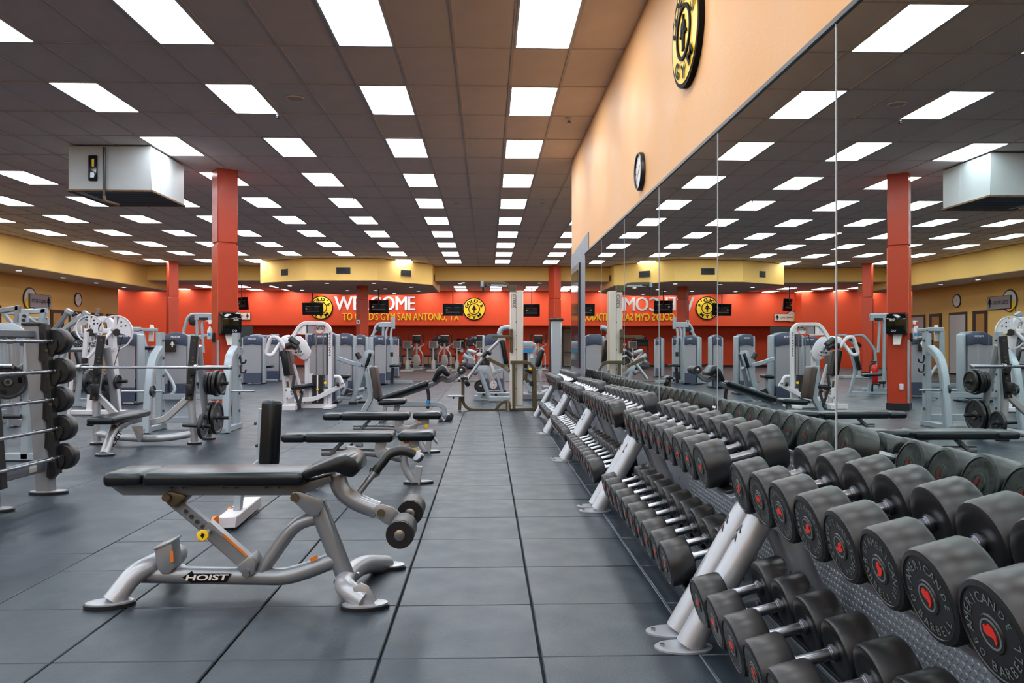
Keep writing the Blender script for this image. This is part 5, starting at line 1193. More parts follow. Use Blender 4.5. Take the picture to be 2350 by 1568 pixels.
for k in range(16): st.box(V((Z(890, 1200, Yn).x, Yn + 0.02, 0.11 + k * 0.0335)), (0.21, 0.16, 0.030), None, 0.002)
st.build('weight_stack', 'iron', wm)
box(wm, 'selector_strip', 'paper', V((Z(888, 1200, Yn).x, Yn - 0.066, 0.37)), (0.028, 0.008, 0.50)); cyl(wm, 'selector_pin', 'yellow', Z(878, 1188, Yn - 0.12), Z(878, 1188, Yn - 0.07), 0.022); cyl(wm, 'selector_pin', 'yellow', Z(998, 1085, Yn - 0.1), Z(998, 1085, Yn - 0.06), 0.026)
for x in (858, 965): cyl(wm, 'guide_rod', 'chrome', V((Z(x, 700, Yn).x, Yn + 0.02, 0.1)), Z(x, 310, Yn + 0.02), 0.012)
for x in (1020, 1034): cyl(wm, 'cable', 'black_plastic', V((Z(x, 700, Yn).x, Yn, 0.62)), Z(x, 310, Yn), 0.007)
tube(wm, 'cable', 'black_plastic', [Z(810, 310, Yn), Z(750, 620, Yn - 0.05)], 0.007); box(wm, 'stack_side', 'white_enamel', V((Z(775, 1200, Yn).x, Yn, 0.35)), (0.08, 0.06, 0.60)); box(wm, 'stack_side', 'white_enamel', V((Z(1005, 1330, Yn).x, Yn, 0.2)), (0.08, 0.06, 0.34))
mb = MB(); text_fit(mb, 'NAUTILUS', Z(1082, 660, Yn - 0.052), UZ, -UX, 0.32 * 1.4, 0.03, 0.02); mb.build('side_lettering', 'letter_black', wm, smooth=False)

# ================================================================== white arch machine on the left
Z = ZP(200, 720, 8.709); Yi = 13.6
am = thing('white_arch_machine', 'white arched cable machine with spoked wheels behind the bench press', 'exercise machine', (P(235, 950, Yi).x, Yi, 0))
tube(am, 'arch_frame', 'white_enamel', [V((Z(60, 1500, Yi).x, Yi, 0.02)), Z(150, 700, Yi), Z(215, 130, Yi), Z(330, 98, Yi), Z(470, 140, Yi), Z(500, 420, Yi), V((Z(610, 1500, Yi).x, Yi, 0.02))], rect=(0.14, 0.09), fil=0.14, n=UY)
mb = MB(); text_fit(mb, 'ICARIAN', Z(165, 670, Yi - 0.075), V((0.12, 0, 1)).normalized(), V((-1, 0, 0.12)).normalized(), 0.66, 0.075, 0.03); mb.build('lettering', 'grey_text', am, smooth=False)
for (cx, cy, r) in ((560, 375, 0.145 * 2), (40, 300, 0.115 * 2)):
    c = Z(cx, cy, Yi - 0.18); MB().ring(c, UY, r * 0.93, r, 0.03, 40).build('wheel_rim', 'white_enamel', am)
    mb = MB(); mb.prism([c + V((r * math.cos(a) * 0.95, 0, r * math.sin(a) * 0.95)) for a in [i * 0.2 - 0.3 for i in range(9)]] + [c + V((0, 0, 0.02))], V((0, 0.02, 0))); mb.build('wheel_plate', 'white_enamel', am); mb = MB(); mb.box(c + V((0, 0.01, 0)), (0.04, 0.02, r * 1.9), None, 0); mb.build('wheel_spoke', 'white_enamel', am)
    bolts(am, 'black_plastic', [c + V((r * 0.35, 0, r * 0.6)), c + V((r * 0.35, 0, r * 0.35)), c + V((r * 0.6, 0, r * 0.38))], -UY, 0.014, 0.006)
tube(am, 'cross_arm', 'white_enamel', [Z(-30, 350, Yi - 0.12), Z(500, 350, Yi - 0.12)], rect=(0.12, 0.08)); cyl(am, 'hub', 'black_plastic', Z(590, 375, Yi - 0.2), Z(590, 375, Yi - 0.05), 0.06); cyl(am, 'hub', 'black_plastic', Z(60, 375, Yi - 0.2), Z(60, 375, Yi - 0.05), 0.06)
tube(am, 'drop_arm', 'white_enamel', [Z(-10, 360, Yi - 0.25), Z(-50, 880, Yi - 0.25)], rect=(0.07, 0.07)); tube(am, 'drop_arm', 'white_enamel', [Z(480, 360, Yi - 0.25), Z(390, 470, Yi - 0.3), Z(10, 890, Yi - 0.35)], rect=(0.05, 0.05), fil=0.1)
tube(am, 'cable', 'black_plastic', [Z(715, 440, Yi - 0.2), Z(540, 1040, Yi - 0.2)], 0.006); cyl(am, 'grip', 'black_rubber', Z(-50, 890, Yi - 0.25), Z(-50, 990, Yi - 0.25), 0.05)
tube(am, 'base_rail', 'white_enamel', [V((P(172, 945, Yi).x, Yi - 0.1, 0.05)), V((P(300, 930, Yi).x, Yi - 0.1, 0.05))], rect=(0.09, 0.08)); tube(am, 'front_leg', 'white_enamel', [V((P(178, 880, Yi).x, Yi - 0.2, 0.6)), V((P(172, 945, Yi).x, Yi - 0.2, 0.02))], rect=(0.05, 0.05))
st = MB()
for k in range(14): st.box(V((P(248, 900, Yi).x, Yi + 0.05, 0.11 + k * 0.034)), (0.2, 0.15, 0.03), None, 0.002)
st.build('weight_stack', 'iron', am)

# ================================================================== cable column with olive frame
Z = ZP(1040, 740, 7.129); Z4 = ZP(900, 640, 4.9); Yc = 14.25
cb = thing('cable_column', 'tall cream cable column with olive brown tube frame beside the dumbbell racks', 'exercise machine', (P(1185, 943, Yc).x, Yc, 0))
x0, x1, zt = Z4(1325, 135, Yc).x, Z4(1473, 135, Yc).x, Z4(1400, 133, Yc).z
col = box(cb, 'column', 'cream_enamel', ((x0 + x1) / 2, Yc + 0.1, zt / 2 + 0.04), (x1 - x0, 0.28, zt - 0.08), None, 0.01)
box(cb, 'column_seam', 'mid_grey', ((x0 + x1) / 2 - 0.01, Yc - 0.041, zt / 2), (0.004, 0.003, zt - 0.2), None, 0)
bolts(cb, 'iron', [V(((x0 + x1) / 2 - 0.01, Yc - 0.04, z)) for z in (zt - 0.04, 1.86, 1.6, 1.35, 1.1, 0.75, 0.4)], -UY, 0.009, 0.006)
mb = MB(); h0, h1 = Z4(1352, 330, Yc), Z4(1392, 175, Yc)
text_fit(mb, 'CYBEX', V((h0.x + 0.005, Yc - 0.044, h1.z)), -UZ, UX, h1.z - h0.z, h1.x - h0.x, 0.03); mb.build('lettering', 'grey_text', cb, smooth=False)
mb = MB(); text_fit(mb, 'STRENGTH SYSTEMS', V((Z4(1336, 330, Yc).x, Yc - 0.044, h1.z)), -UZ, UX, h1.z - h0.z, 0.018, 0.0); mb.build('small_lettering', 'red_paint', cb, smooth=False)
box(cb, 'top_bracket', 'olive_steel', Z4(1350, 108, Yc), (0.14, 0.12, 0.11)); tube(cb, 'top_arm', 'olive_steel', [Z4(1330, 125, Yc), Z4(1300, 70, Yc), Z4(1250, 50, Yc), Z4(1020, 45, Yc)], rect=(0.05, 0.05), fil=0.08)
cyl(cb, 'arm_end', 'machine_grey', Z4(1016, 30, Yc), Z4(1016, 90, Yc), 0.035); cyl(cb, 'cable_end', 'black_plastic', Z4(1020, 90, Yc), Z4(1022, 155, Yc), 0.02); cyl(cb, 'pull_bar', 'black_plastic', Z4(1040, 72, Yc), Z4(1115, 70, Yc), 0.028); tube(cb, 'top_pulley_bar', 'machine_grey', [Z4(1060, 72, Yc), Z4(1290, 80, Yc)], rect=(0.05, 0.04))
box(cb, 'side_plate', 'olive_steel', Z(950, 300, Yc - 0.06), (0.055, 0.04, 0.42)); tube(cb, 'side_arm', 'olive_steel', [Z(640, 232, Yc - 0.1), Z(975, 232, Yc - 0.1)], rect=(0.045, 0.05))
ol = 'olive_steel'
tube(cb, 'seat_frame', ol, [Z(160, 925, Yc), Z(160, 1330, Yc), Z(260, 1432, Yc), Z(900, 1440, Yc), V((Z(1420, 1445, Yc).x, Yc, 0.03))], rect=(0.05, 0.055), fil=0.12)
tube(cb, 'rear_frame', ol, [Z(935, 655, Yc - 0.12), Z(1240, 655, Yc - 0.12), Z(1335, 760, Yc - 0.12), V((Z(1335, 1440, Yc).x, Yc - 0.12, 0.03))], rect=(0.05, 0.06), fil=0.14)
tube(cb, 'inner_post', ol, [Z(990, 675, Yc - 0.1), V((Z(990, 1440, Yc).x, Yc - 0.1, 0.03))], rect=(0.05, 0.055)); tube(cb, 'inner_post', ol, [Z(1305, 760, Yc), V((Z(1305, 1420, Yc).x, Yc, 0.03))], rect=(0.03, 0.03))
tube(cb, 'base_arch', ol, [Z(700, 1425, Yc), Z(790, 1310, Yc), Z(905, 1285, Yc), Z(915, 1480, Yc - 0.1)], rect=(0.05, 0.055), fil=0.12); tube(cb, 'arch_leg', ol, [Z(875, 1320, Yc), Z(875, 1420, Yc)], rect=(0.03, 0.03))
tube(cb, 'diagonal_arm', ol, [Z(560, 590, Yc + 0.2), Z(820, 720, Yc + 0.2), Z(920, 800, Yc + 0.1)], rect=(0.045, 0.06)); box(cb, 'arm_joint', ol, Z(820, 715, Yc + 0.18), (0.12, 0.05, 0.06), (0, 0.5, 0))
MB().prism([Z(x, y, Yc - 0.15) for x, y in ((120, 905), (170, 880), (235, 905), (240, 935), (120, 935))], V((0, 0.3, 0)), 0.008).build('seat_pad', 'vinyl', cb); MB().prism([Z(x, y, Yc - 0.14) for x, y in ((190, 960), (240, 940), (278, 1010), (262, 1048), (215, 1050), (185, 1010))], V((0, 0.06, 0)), 0.008).build('knee_pad', 'vinyl', cb)
box(cb, 'seat_plate', 'machine_grey', Z(170, 925, Yc), (0.19, 0.2, 0.03)); tube(cb, 'seat_hook', 'black_plastic', [Z(100, 940, Yc - 0.1), Z(105, 975, Yc - 0.1)], 0.02)
tube(cb, 'front_post', ol, [Z(118, 1205, Yc - 0.05), V((Z(108, 1460, Yc).x, Yc - 0.05, 0.01))], rect=(0.06, 0.055)); box(cb, 'foot_tray', 'machine_grey', Z(40, 1205, Yc - 0.05), (0.28, 0.2, 0.025)); box(cb, 'tray_hook', 'black_plastic', Z(5, 1225, Yc - 0.1), (0.03, 0.03, 0.06))
MB().prism([Z(x, y, Yc - 0.05) for x, y in ((1145, 780), (1240, 830), (1200, 910), (1260, 960), (1270, 1005), (1145, 930))], V((0, 0.04, 0)), 0.005).build('lever_plate', ol, cb); MB().lathe([(0.02, -0.02), (0.045, -0.02), (0.045, 0.02), (0.02, 0.02)], Z(1287, 1005, Yc - 0.08), UY, 20).build('pulley', 'black_plastic', cb)

# ================================================================== plate loaded row machine behind the cable column
Yg = 16.7
pm = thing('row_machine', 'silver plate loaded machine with red and white rosette behind the cable column', 'exercise machine', (P(1130, 920, Yg).x, Yg, 0))
mg = 'machine_grey'
tube(pm, 'long_lever', 'silver', [Z(745, 310, Yg - 0.3), Z(520, 530, Yg - 0.5), Z(235, 925, Yg - 0.6)], 0.034, fil=0.2); tube(pm, 'lever_grip', 'black_rubber', [Z(560, 470, Yg - 0.5), Z(470, 570, Yg - 0.52)], 0.042); cyl(pm, 'hand_grip', 'black_rubber', Z(560, 480, Yg - 0.45), Z(625, 520, Yg - 0.45), 0.045)
tube(pm, 'mast', mg, [Z(755, 190, Yg), Z(780, 110, Yg), Z(860, 85, Yg), Z(925, 85, Yg)], 0.055, fil=0.2); tube(pm, 'mast_post', mg, [Z(760, 200, Yg), Z(840, 680, Yg), Z(880, 900, Yg)], rect=(0.1, 0.12)); pad_between(pm, 'back_pad', 'vinyl', Z(800, 280, Yg), Z(872, 690, Yg), 0.34, 0.11)
body = [(360, 725), (380, 705), (560, 705), (605, 760), (640, 900), (715, 985), (715, 1050), (660, 1092), (605, 1060), (590, 960), (545, 860), (430, 820), (395, 800)]
MB().prism([Z(x, y, Yg - 0.2) for x, y in body], V((0, 0.05, 0)), 0.008).build('pivot_plate', mg, pm)
c = Z(657, 1025, Yg - 0.21); MB().cyl(c, c + V((0, -0.012, 0)), 0.078, 30).build('rosette', 'clock_face', pm)
for k in range(8):
    a = k * math.pi / 4; d_ = V((math.cos(a), 0, math.sin(a))); s_ = V((-math.sin(a), 0, math.cos(a)))
    MB().prism([c + V((0, -0.013, 0)) + d_ * 0.028 - s_ * 0.005, c + V((0, -0.013, 0)) + d_ * 0.066 - s_ * 0.003, c + V((0, -0.013, 0)) + d_ * 0.066 + s_ * 0.003, c + V((0, -0.013, 0)) + d_ * 0.028 + s_ * 0.005], V((0, -0.002, 0))).build('rosette_mark', 'red_paint' if k % 2 else 'letter_black', pm, smooth=False)
box(pm, 'warning_label', 'orange', Z(617, 913, Yg - 0.205), (0.05, 0.004, 0.05))
tube(pm, 'front_leg', mg, [Z(440, 820, Yg - 0.25), V((Z(612, 1310, Yg - 0.25).x, Yg - 0.25, 0.02))], 0.045); tube(pm, 'base_beam', mg, [V((Z(395, 1240, Yg).x, Yg + 0.2, 0.1)), V((Z(930, 1190, Yg).x, Yg + 0.2, 0.1))], rect=(0.1, 0.12)); tube(pm, 'base_beam', mg, [V((Z(590, 1240, Yg).x, Yg - 0.3, 0.06)), V((Z(930, 1240, Yg).x, Yg - 0.3, 0.06))], rect=(0.08, 0.1)); tube(pm, 'rear_strut', mg, [Z(720, 870, Yg), Z(800, 1140, Yg)], rect=(0.1, 0.06)); tube(pm, 'seat_strut', mg, [Z(640, 850, Yg), Z(760, 780, Yg), Z(900, 800, Yg)], rect=(0.08, 0.07), fil=0.1)
box(pm, 'base_foot', mg, V((Z(400, 1240, Yg).x, Yg + 0.2, 0.05)), (0.14, 0.3, 0.1)); bolts(pm, 'iron', [Z(497, 1180, Yg + 0.13), Z(700, 1183, Yg + 0.13)], -UY, 0.03, 0.02)
for (x, y, r) in ((185, 655, 0.055), (360, 825, 0.052)): MB().lathe([(r * math.sin(a), -r * math.cos(a)) for a in [0.15 + i * 0.284 for i in range(11)]], Z(x, y, Yg), UY, 20).build('rubber_bumper', 'mid_grey', pm)
for a, b_, r in (((165, 535), (350, 640), 0.05), ((230, 460), (370, 500), 0.042), ((230, 470), (320, 600), 0.028), ((195, 600), (190, 640), 0.02)): cyl(pm, 'lever_tube', mg, Z(*a, Yg), Z(*b_, Yg), r)
MB().lathe([(0.03, -0.02), (0.065, -0.02), (0.065, 0.02), (0.03, 0.02)], Z(290, 635, Yg - 0.05), UY, 22).build('pivot_hub', 'silver', pm); MB().prism([Z(x, y, Yg + 0.05) for x, y in ((590, 640), (640, 680), (690, 800), (640, 840), (630, 760))], V((0, 0.04, 0)), 0.005).build('cream_link', 'cream_enamel', pm); MB().prism([Z(x, y, Yg) for x, y in ((370, 520), (420, 490), (520, 520), (600, 560), (570, 590), (480, 550), (390, 550))], V((0, 0.05, 0)), 0.005).build('cream_link', 'cream_enamel', pm)
cyl(pm, 'storage_peg', 'chrome', Z(450, 1040, Yg - 0.1), Z(450, 1040, Yg + 0.2), 0.025)
plate(Z(450, 1042, Yg - 0.02), UY, 0.138, 0.05, 'black plate low on the silver machine with the rosette', 'plates on the row machine', slots=4); plate(Z(508, 655, Yg + 0.12), UY, 0.125, 0.05, 'black plate high on the silver machine with the rosette', 'plates on the row machine', slots=0)
tw, Lw = tower(1107, 1160, 20.0, 0.0, 'grey boxed weight tower behind the cream cable column', name_mark=False)
Yq = 17.2
cm = thing('leg_press', 'pale grey leg press with tilted black back pad right of the cable column', 'exercise machine', (P(1235, 915, Yq).x, Yq, 0))
MB().prism([Z(x, y, Yq) for x, y in ((1145, 310), (1300, 315), (1340, 370), (1330, 410), (1145, 400))], V((0, 0.3, 0)), 0.02).build('head_cover', mg, cm); box(cm, 'instruction_card', 'blue', Z(1205, 440, Yq - 0.02), (0.26, 0.01, 0.16)); box(cm, 'card_top', 'orange', Z(1205, 410, Yq - 0.022), (0.26, 0.012, 0.035)); box(cm, 'side_column', mg, (Z(1295, 600, Yq).x, Yq + 0.15, 0.62), (0.18, 0.25, 1.2), None, 0.02); box(cm, 'note', 'paper', Z(1280, 530, Yq + 0.02), (0.08, 0.004, 0.16))
for x in (1165, 1195): cyl(cm, 'guide_rod', 'iron', Z(x, 490, Yq + 0.1), Z(x, 1000, Yq + 0.1), 0.025)
pad_between(cm, 'back_pad', 'vinyl', Z(1455, 440, Yq), Z(1370, 730, Yq), 0.4, 0.11); pad_between(cm, 'back_shell', mg, Z(1470, 430, Yq), Z(1420, 560, Yq), 0.3, 0.05); pad_between(cm, 'seat_pad', 'vinyl', Z(1160, 770, Yq), Z(1300, 820, Yq), 0.36, 0.09); cyl(cm, 'pull_knob', 'yellow', Z(1258, 765, Yq - 0.2), Z(1258, 765, Yq - 0.16), 0.03)
tube(cm, 'link', mg, [Z(1150, 960, Yq), Z(1280, 1140, Yq)], rect=(0.06, 0.07)); tube(cm, 'curved_base', mg, [Z(1140, 1235, Yq), Z(1350, 1215, Yq), Z(1570, 1120, Yq)], rect=(0.5, 0.09), fil=0.4, n=UY); box(cm, 'platform', 'mid_grey', (Z(1300, 1280, Yq).x, Yq, 0.07), (0.9, 0.7, 0.12), None, 0.01); MB().prism([Z(x, y, Yq - 0.1) for x, y in ((1380, 810), (1430, 740), (1470, 740), (1440, 900), (1465, 960), (1440, 1000), (1400, 1000), (1420, 900))], V((0, 0.05, 0)), 0.005).build('hook_plate', mg, cm); tube(cm, 'strut', mg, [Z(1390, 1010, Yq), Z(1430, 1140, Yq)], rect=(0.08, 0.06))
# tall grey cable pillar near the wall end
Yt = 21.0; q0, q1 = Z4(1785, 470, Yt), Z4(1900, 470, Yt)
gt = thing('cable_pillar', 'tall grey square cable pillar with black cap near the mirror wall end', 'exercise machine', ((q0.x + q1.x) / 2, Yt, 0))
box(gt, 'pillar', mg, ((q0.x + q1.x) / 2, Yt, q0.z / 2), (q1.x - q0.x, 0.24, q0.z), None, 0.02); box(gt, 'cap', 'black_plastic', ((q0.x + q1.x) / 2, Yt, q0.z + 0.02), (q1.x - q0.x + 0.1, 0.3, 0.08), None, 0.02); box(gt, 'side_rail', 'iron', (q0.x - 0.03, Yt - 0.05, q0.z / 2), (0.035, 0.06, q0.z - 0.1)); box(gt, 'base', 'mid_grey', ((q0.x + q1.x) / 2, Yt, 0.04), (0.7, 0.8, 0.08), None, 0.01)

# ================================================================== cardio machines at the back
def elliptical(px, Y, label):
    c = P(px, 848, Y); c.z = 0; t = thing('elliptical_trainer', label, 'elliptical', c, 'elliptical trainers by the red wall')
    q = lambda x, y, z: c + V((x, y, z))
    MB().prism([q(-0.13, -0.2, 0.04), q(-0.16, -0.2, 0.4), q(-0.11, -0.2, 0.68), q(0.11, -0.2, 0.68), q(0.16, -0.2, 0.4), q(0.13, -0.2, 0.04)], V((0, 0.5, 0)), 0.03).build('drive_housing', 'elliptical_silver', t)
    tube(t, 'mast', 'elliptical_silver', [q(0, 0, 0.6), q(0, 0.1, 1.3)], 0.045); MB().prism([q(-0.15, 0.05, 1.22), q(-0.20, 0.05, 1.42), q(-0.19, 0.05, 1.60), q(0.19, 0.05, 1.60), q(0.20, 0.05, 1.42), q(0.15, 0.05, 1.22)], V((0, 0.08, 0)), 0.02).build('console', 'black_plastic', t); box(t, 'console_top', 'elliptical_silver', q(0, 0.08, 1.60), (0.38, 0.12, 0.05), None, 0.02)
    for s in (-1, 1):
        tube(t, 'arm_lever', 'white_enamel', [q(s * 0.30, -0.1, 0.12), q(s * 0.30, -0.05, 0.72), q(s * 0.13, 0, 0.95), q(s * 0.15, 0.02, 1.08), q(s * 0.33, 0, 1.16), q(s * 0.35, 0, 1.25)], 0.028, fil=0.12); cyl(t, 'arm_grip', 'black_rubber', q(s * 0.35, 0, 1.22), q(s * 0.35, 0, 1.68), 0.03)
        cyl(t, 'lever_hub', 'white_enamel', q(s * 0.06, 0, 1.0), q(s * 0.2, 0, 1.0), 0.05); tube(t, 'fixed_grip', 'black_rubber', [q(s * 0.05, 0, 1.28), q(s * 0.24, -0.15, 1.16)], 0.022); box(t, 'pedal', 'black_plastic', q(s * 0.24, -0.55, 0.22), (0.16, 0.36, 0.06), None, 0.02); tube(t, 'pedal_arm', 'elliptical_silver', [q(s * 0.28, -0.1, 0.14), q(s * 0.24, -0.9, 0.16)], rect=(0.05, 0.06))
    box(t, 'base_bar', 'elliptical_silver', q(0, -0.9, 0.04), (0.7, 0.09, 0.07), None, 0.02); box(t, 'base_bar', 'elliptical_silver', q(0, 0.35, 0.04), (0.7, 0.09, 0.07), None, 0.02); tube(t, 'spine', 'mid_grey', [q(0, -0.9, 0.06), q(0, 0.35, 0.06)], rect=(0.1, 0.08))
def bike(px, Y, label, seat_up=False):
    c = P(px, 848, Y); c.z = 0; t = thing('exercise_bike', label, 'exercise bike', c, 'exercise bikes by the red wall')
    q = lambda x, y, z: c + V((x, y, z))
    MB().prism([q(-0.08, -0.3, 0.05), q(-0.085, -0.3, 0.35), q(-0.045, -0.3, 0.52), q(0.045, -0.3, 0.52), q(0.085, -0.3, 0.35), q(0.08, -0.3, 0.05)], V((0, 0.5, 0)), 0.03).build('drive_housing', 'elliptical_silver', t)
    tube(t, 'mast', 'elliptical_silver', [q(0, -0.2, 0.4), q(0, -0.25, 1.05)], 0.037, taper=(1.3, 0.8)); MB().box(q(0, -0.22, 1.18), (0.36, 0.06, 0.32), (-0.25, 0, 0), 0.03, 3).build('console_shell', 'elliptical_silver', t); MB().box(q(0, -0.26, 1.18), (0.30, 0.03, 0.27), (-0.25, 0, 0), 0.02, 2).build('console_back', 'console_brown', t)
    tube(t, 'handlebar', 'black_rubber', [q(-0.26, -0.05, 1.16), q(-0.25, -0.15, 1.0), q(0, -0.22, 0.93), q(0.25, -0.15, 1.0), q(0.26, -0.05, 1.16)], 0.022, fil=0.12)
    zs = 0.86 if seat_up else 0.55
    MB().box(q(0, 0.45, zs), (0.26, 0.28, 0.09), None, 0.04, 3).build('saddle', 'black_plastic', t); tube(t, 'saddle_post', 'iron', [q(0, 0.45, zs), q(0, 0.25, 0.2)], 0.03)
    if not seat_up: MB().box(q(0, 0.62, 0.85), (0.36, 0.06, 0.4), (-0.15, 0, 0), 0.03, 3).build('backrest', 'console_brown', t); tube(t, 'backrest_post', 'iron', [q(0, 0.64, 0.7), q(0, 0.5, 0.2)], 0.03)
    for s in (-1, 1): box(t, 'pedal', 'black_plastic', q(s * 0.2, 0.0 + s * 0.1, 0.3 + s * 0.1), (0.1, 0.2, 0.04), None, 0.01); cyl(t, 'crank', 'mid_grey', q(s * 0.1, 0, 0.3), q(s * 0.2, s * 0.1, 0.3 + s * 0.1), 0.015)
    box(t, 'base_bar', 'elliptical_silver', q(0, -0.55, 0.04), (0.55, 0.1, 0.07), None, 0.02); box(t, 'base_bar', 'elliptical_silver', q(0, 0.6, 0.04), (0.55, 0.1, 0.07), None, 0.02); tube(t, 'spine', 'mid_grey', [q(0, -0.55, 0.06), q(0, 0.6, 0.06)], rect=(0.1, 0.08))
elliptical(956, 37.3, 'silver elliptical trainer left of the low window'); elliptical(1020, 37.3, 'silver elliptical trainer in the middle of the cardio row'); elliptical(1103, 37.6, 'silver elliptical trainer mostly hidden by the silver plate machine'); elliptical(1236, 36.5, 'silver elliptical trainer right of the cream cable column')
bike(936, 34.6, 'exercise bike left of the two ellipticals'); bike(995, 34.8, 'recumbent exercise bike between the two ellipticals'); bike(1049, 35.0, 'upright exercise bike below the wall dispenser', True); bike(1102, 35.4, 'exercise bike beside the grey boxed tower', True)
def treadmill(px, Y, label):
    c = P(px, 848, Y); c.z = 0; t = thing('treadmill', label, 'treadmill', c, 'treadmills at the back')
    q = lambda x, y, z: c + V((x, y, z))
    MB().box(q(0, 0.2, 0.13), (0.75, 1.8, 0.16), None, 0.03, 2).build('deck', 'black_plastic', t); MB().box(q(0, -0.75, 0.2), (0.8, 0.45, 0.28), None, 0.06, 3).build('motor_hood', 'mid_grey', t)
    for s in (-1, 1): tube(t, 'upright', 'iron', [q(s * 0.38, -0.6, 0.2), q(s * 0.40, -0.5, 1.25)], rect=(0.09, 0.07)); tube(t, 'hand_rail', 'black_rubber', [q(s * 0.40, -0.45, 1.22), q(s * 0.38, -0.3, 1.42), q(s * 0.2, -0.45, 1.58)], 0.028, fil=0.1)
    MB().box(q(0, -0.55, 1.28), (0.82, 0.1, 0.34), (-0.2, 0, 0), 0.03, 2).build('console', 'black_plastic', t); MB().box(q(0, -0.55, 1.5), (0.35, 0.06, 0.12), (-0.2, 0, 0), 0.02, 2).build('console_top', 'mid_grey', t)
for k, px in enumerate((905, 1012, 1090)): treadmill(px, 39.0, ['black treadmill behind the far weight tower', 'black treadmill behind the middle elliptical', 'black treadmill beside the silver plate machine'][k])
# wall dispenser, bottle and small boxes at the red wall
c = P(1057, 790, 41.45); t = thing('towel_dispenser', 'black towel dispenser with paper on the recessed red wall', 'towel dispenser', c); MB().box(c + V((0, -0.1, 0.05)), (0.42, 0.22, 0.46), None, 0.05, 3).build('cover', 'gloss_black', t); box(t, 'paper_sheet', 'paper', c + V((0, -0.12, -0.3)), (0.28, 0.02, 0.25))
c = P(1071, 799, 41.4); spray((c.x, 41.36, c.z), None, 'white spray bottle on the recessed red wall', 1.9)
c = P(1080, 785, 41.45); t = thing('thermostat_box', 'grey switch box on the recessed red wall', 'switch box', c); box(t, 'case', 'sign_grey', c + V((0, -0.04, 0)), (0.16, 0.08, 0.42), None, 0.01); box(t, 'button', 'black_plastic', c + V((0, -0.085, 0.1)), (0.07, 0.02, 0.07))
c = P(822, 739, 30.98); t = thing('wall_switch', 'small white control plate on the dark red column', 'switch', c); box(t, 'plate', 'paper', c, (0.14, 0.02, 0.15), None, 0.004); box(t, 'dial', 'black_plastic', c + V((0, -0.014, 0)), (0.05, 0.02, 0.05))
# black rack and pale box seen through the opening
c = P(1301, 850, 41.9); t = thing('power_rack', 'black rack standing in the opening past the red column', 'rack', (c.x, 42.2, 0))
for dx in (-0.2, 0.35): box(t, 'post', 'iron', (c.x + dx, 42.2, 1.05), (0.1, 0.1, 2.1))
for z in (2.05, 0.75): box(t, 'cross_bar', 'iron', (c.x + 0.08, 42.2, z), (0.6, 0.08, 0.08))

# ================================================================== machines on the left side
Z = ZP(0, 660, 7.84); Ya = 11.6
la = thing('plate_press', 'grey plate loaded machine with long angled beams at the frame edge', 'exercise machine', (P(60, 920, Ya).x, Ya, 0))
tube(la, 'top_beam', 'silver', [Z(-250, 455, Ya), Z(340, 372, Ya)], rect=(0.07, 0.075)); tube(la, 'post', 'silver', [Z(325, 330, Ya), Z(295, 680, Ya), Z(290, 1200, Ya), V((Z(290, 1500, Ya).x, Ya, 0.02))], rect=(0.07, 0.065)); tube(la, 'diagonal', 'silver', [Z(50, 455, Ya), Z(215, 650, Ya), Z(300, 760, Ya)], rect=(0.05, 0.05))
tube(la, 'rear_beam', mg, [Z(100, 455, Ya + 0.7), Z(850, 418, Ya + 0.7)], rect=(0.07, 0.075)); tube(la, 'rear_post', mg, [Z(800, 375, Ya + 0.7), Z(735, 690, Ya + 0.7), V((Z(700, 1500, Ya + 0.7).x, Ya + 0.7, 0.02))], rect=(0.07, 0.08)); tube(la, 'rear_diagonal', mg, [Z(480, 530, Ya + 0.4), Z(660, 660, Ya + 0.5)], rect=(0.06, 0.06))
box(la, 'bolt_plate', mg, Z(430, 570, Ya - 0.05), (0.12, 0.05, 0.17)); bolts(la, 'black_plastic', [Z(443, 512, Ya - 0.08), Z(428, 592, Ya - 0.08)], -UY, 0.024, 0.02); box(la, 'pivot_box', mg, Z(420, 670, Ya - 0.05), (0.26, 0.1, 0.05)); cyl(la, 'end_cap', 'bright_silver', Z(326, 332, Ya), Z(326, 318, Ya), 0.03)
tube(la, 'side_frame', mg, [Z(850, 550, Ya + 1.2), Z(850, 800, Ya + 1.2), V((Z(850, 1500, Ya + 1.2).x, Ya + 1.2, 0.02))], rect=(0.05, 0.05)); tube(la, 'side_frame', mg, [Z(560, 560, Ya + 1.2), Z(860, 562, Ya + 1.2)], rect=(0.05, 0.05)); tube(la, 'base_rail', 'silver', [V((Z(200, 1500, Ya).x, Ya, 0.04)), V((Z(760, 1500, Ya + 0.7).x, Ya + 0.7, 0.04))], rect=(0.08, 0.07)); tube(la, 'base_rail', 'silver', [V((Z(850, 1500, Ya + 1.2).x, Ya + 1.2, 0.04)), V((Z(700, 1500, Ya + 0.7).x, Ya + 0.7, 0.04))], rect=(0.08, 0.07))
for xx in (210, 140): tube(la, 'lower_post', 'silver', [Z(xx, 1020, Ya), Z(xx + 20, 1300, Ya), V((Z(xx + 10, 1600, Ya).x, Ya, 0.02))], 0.04, fil=0.2)
Yv = 8.3
gd = thing('lever_machine', 'grey lever machine with curved sheet guard and black plate behind the barbell rack', 'exercise machine', (P(30, 1000, Yv).x, Yv, 0))
g_o = [(-140, 700), (0, 640), (110, 628), (230, 648), (340, 695), (400, 745), (450, 762), (640, 770), (650, 950), (-140, 950)]
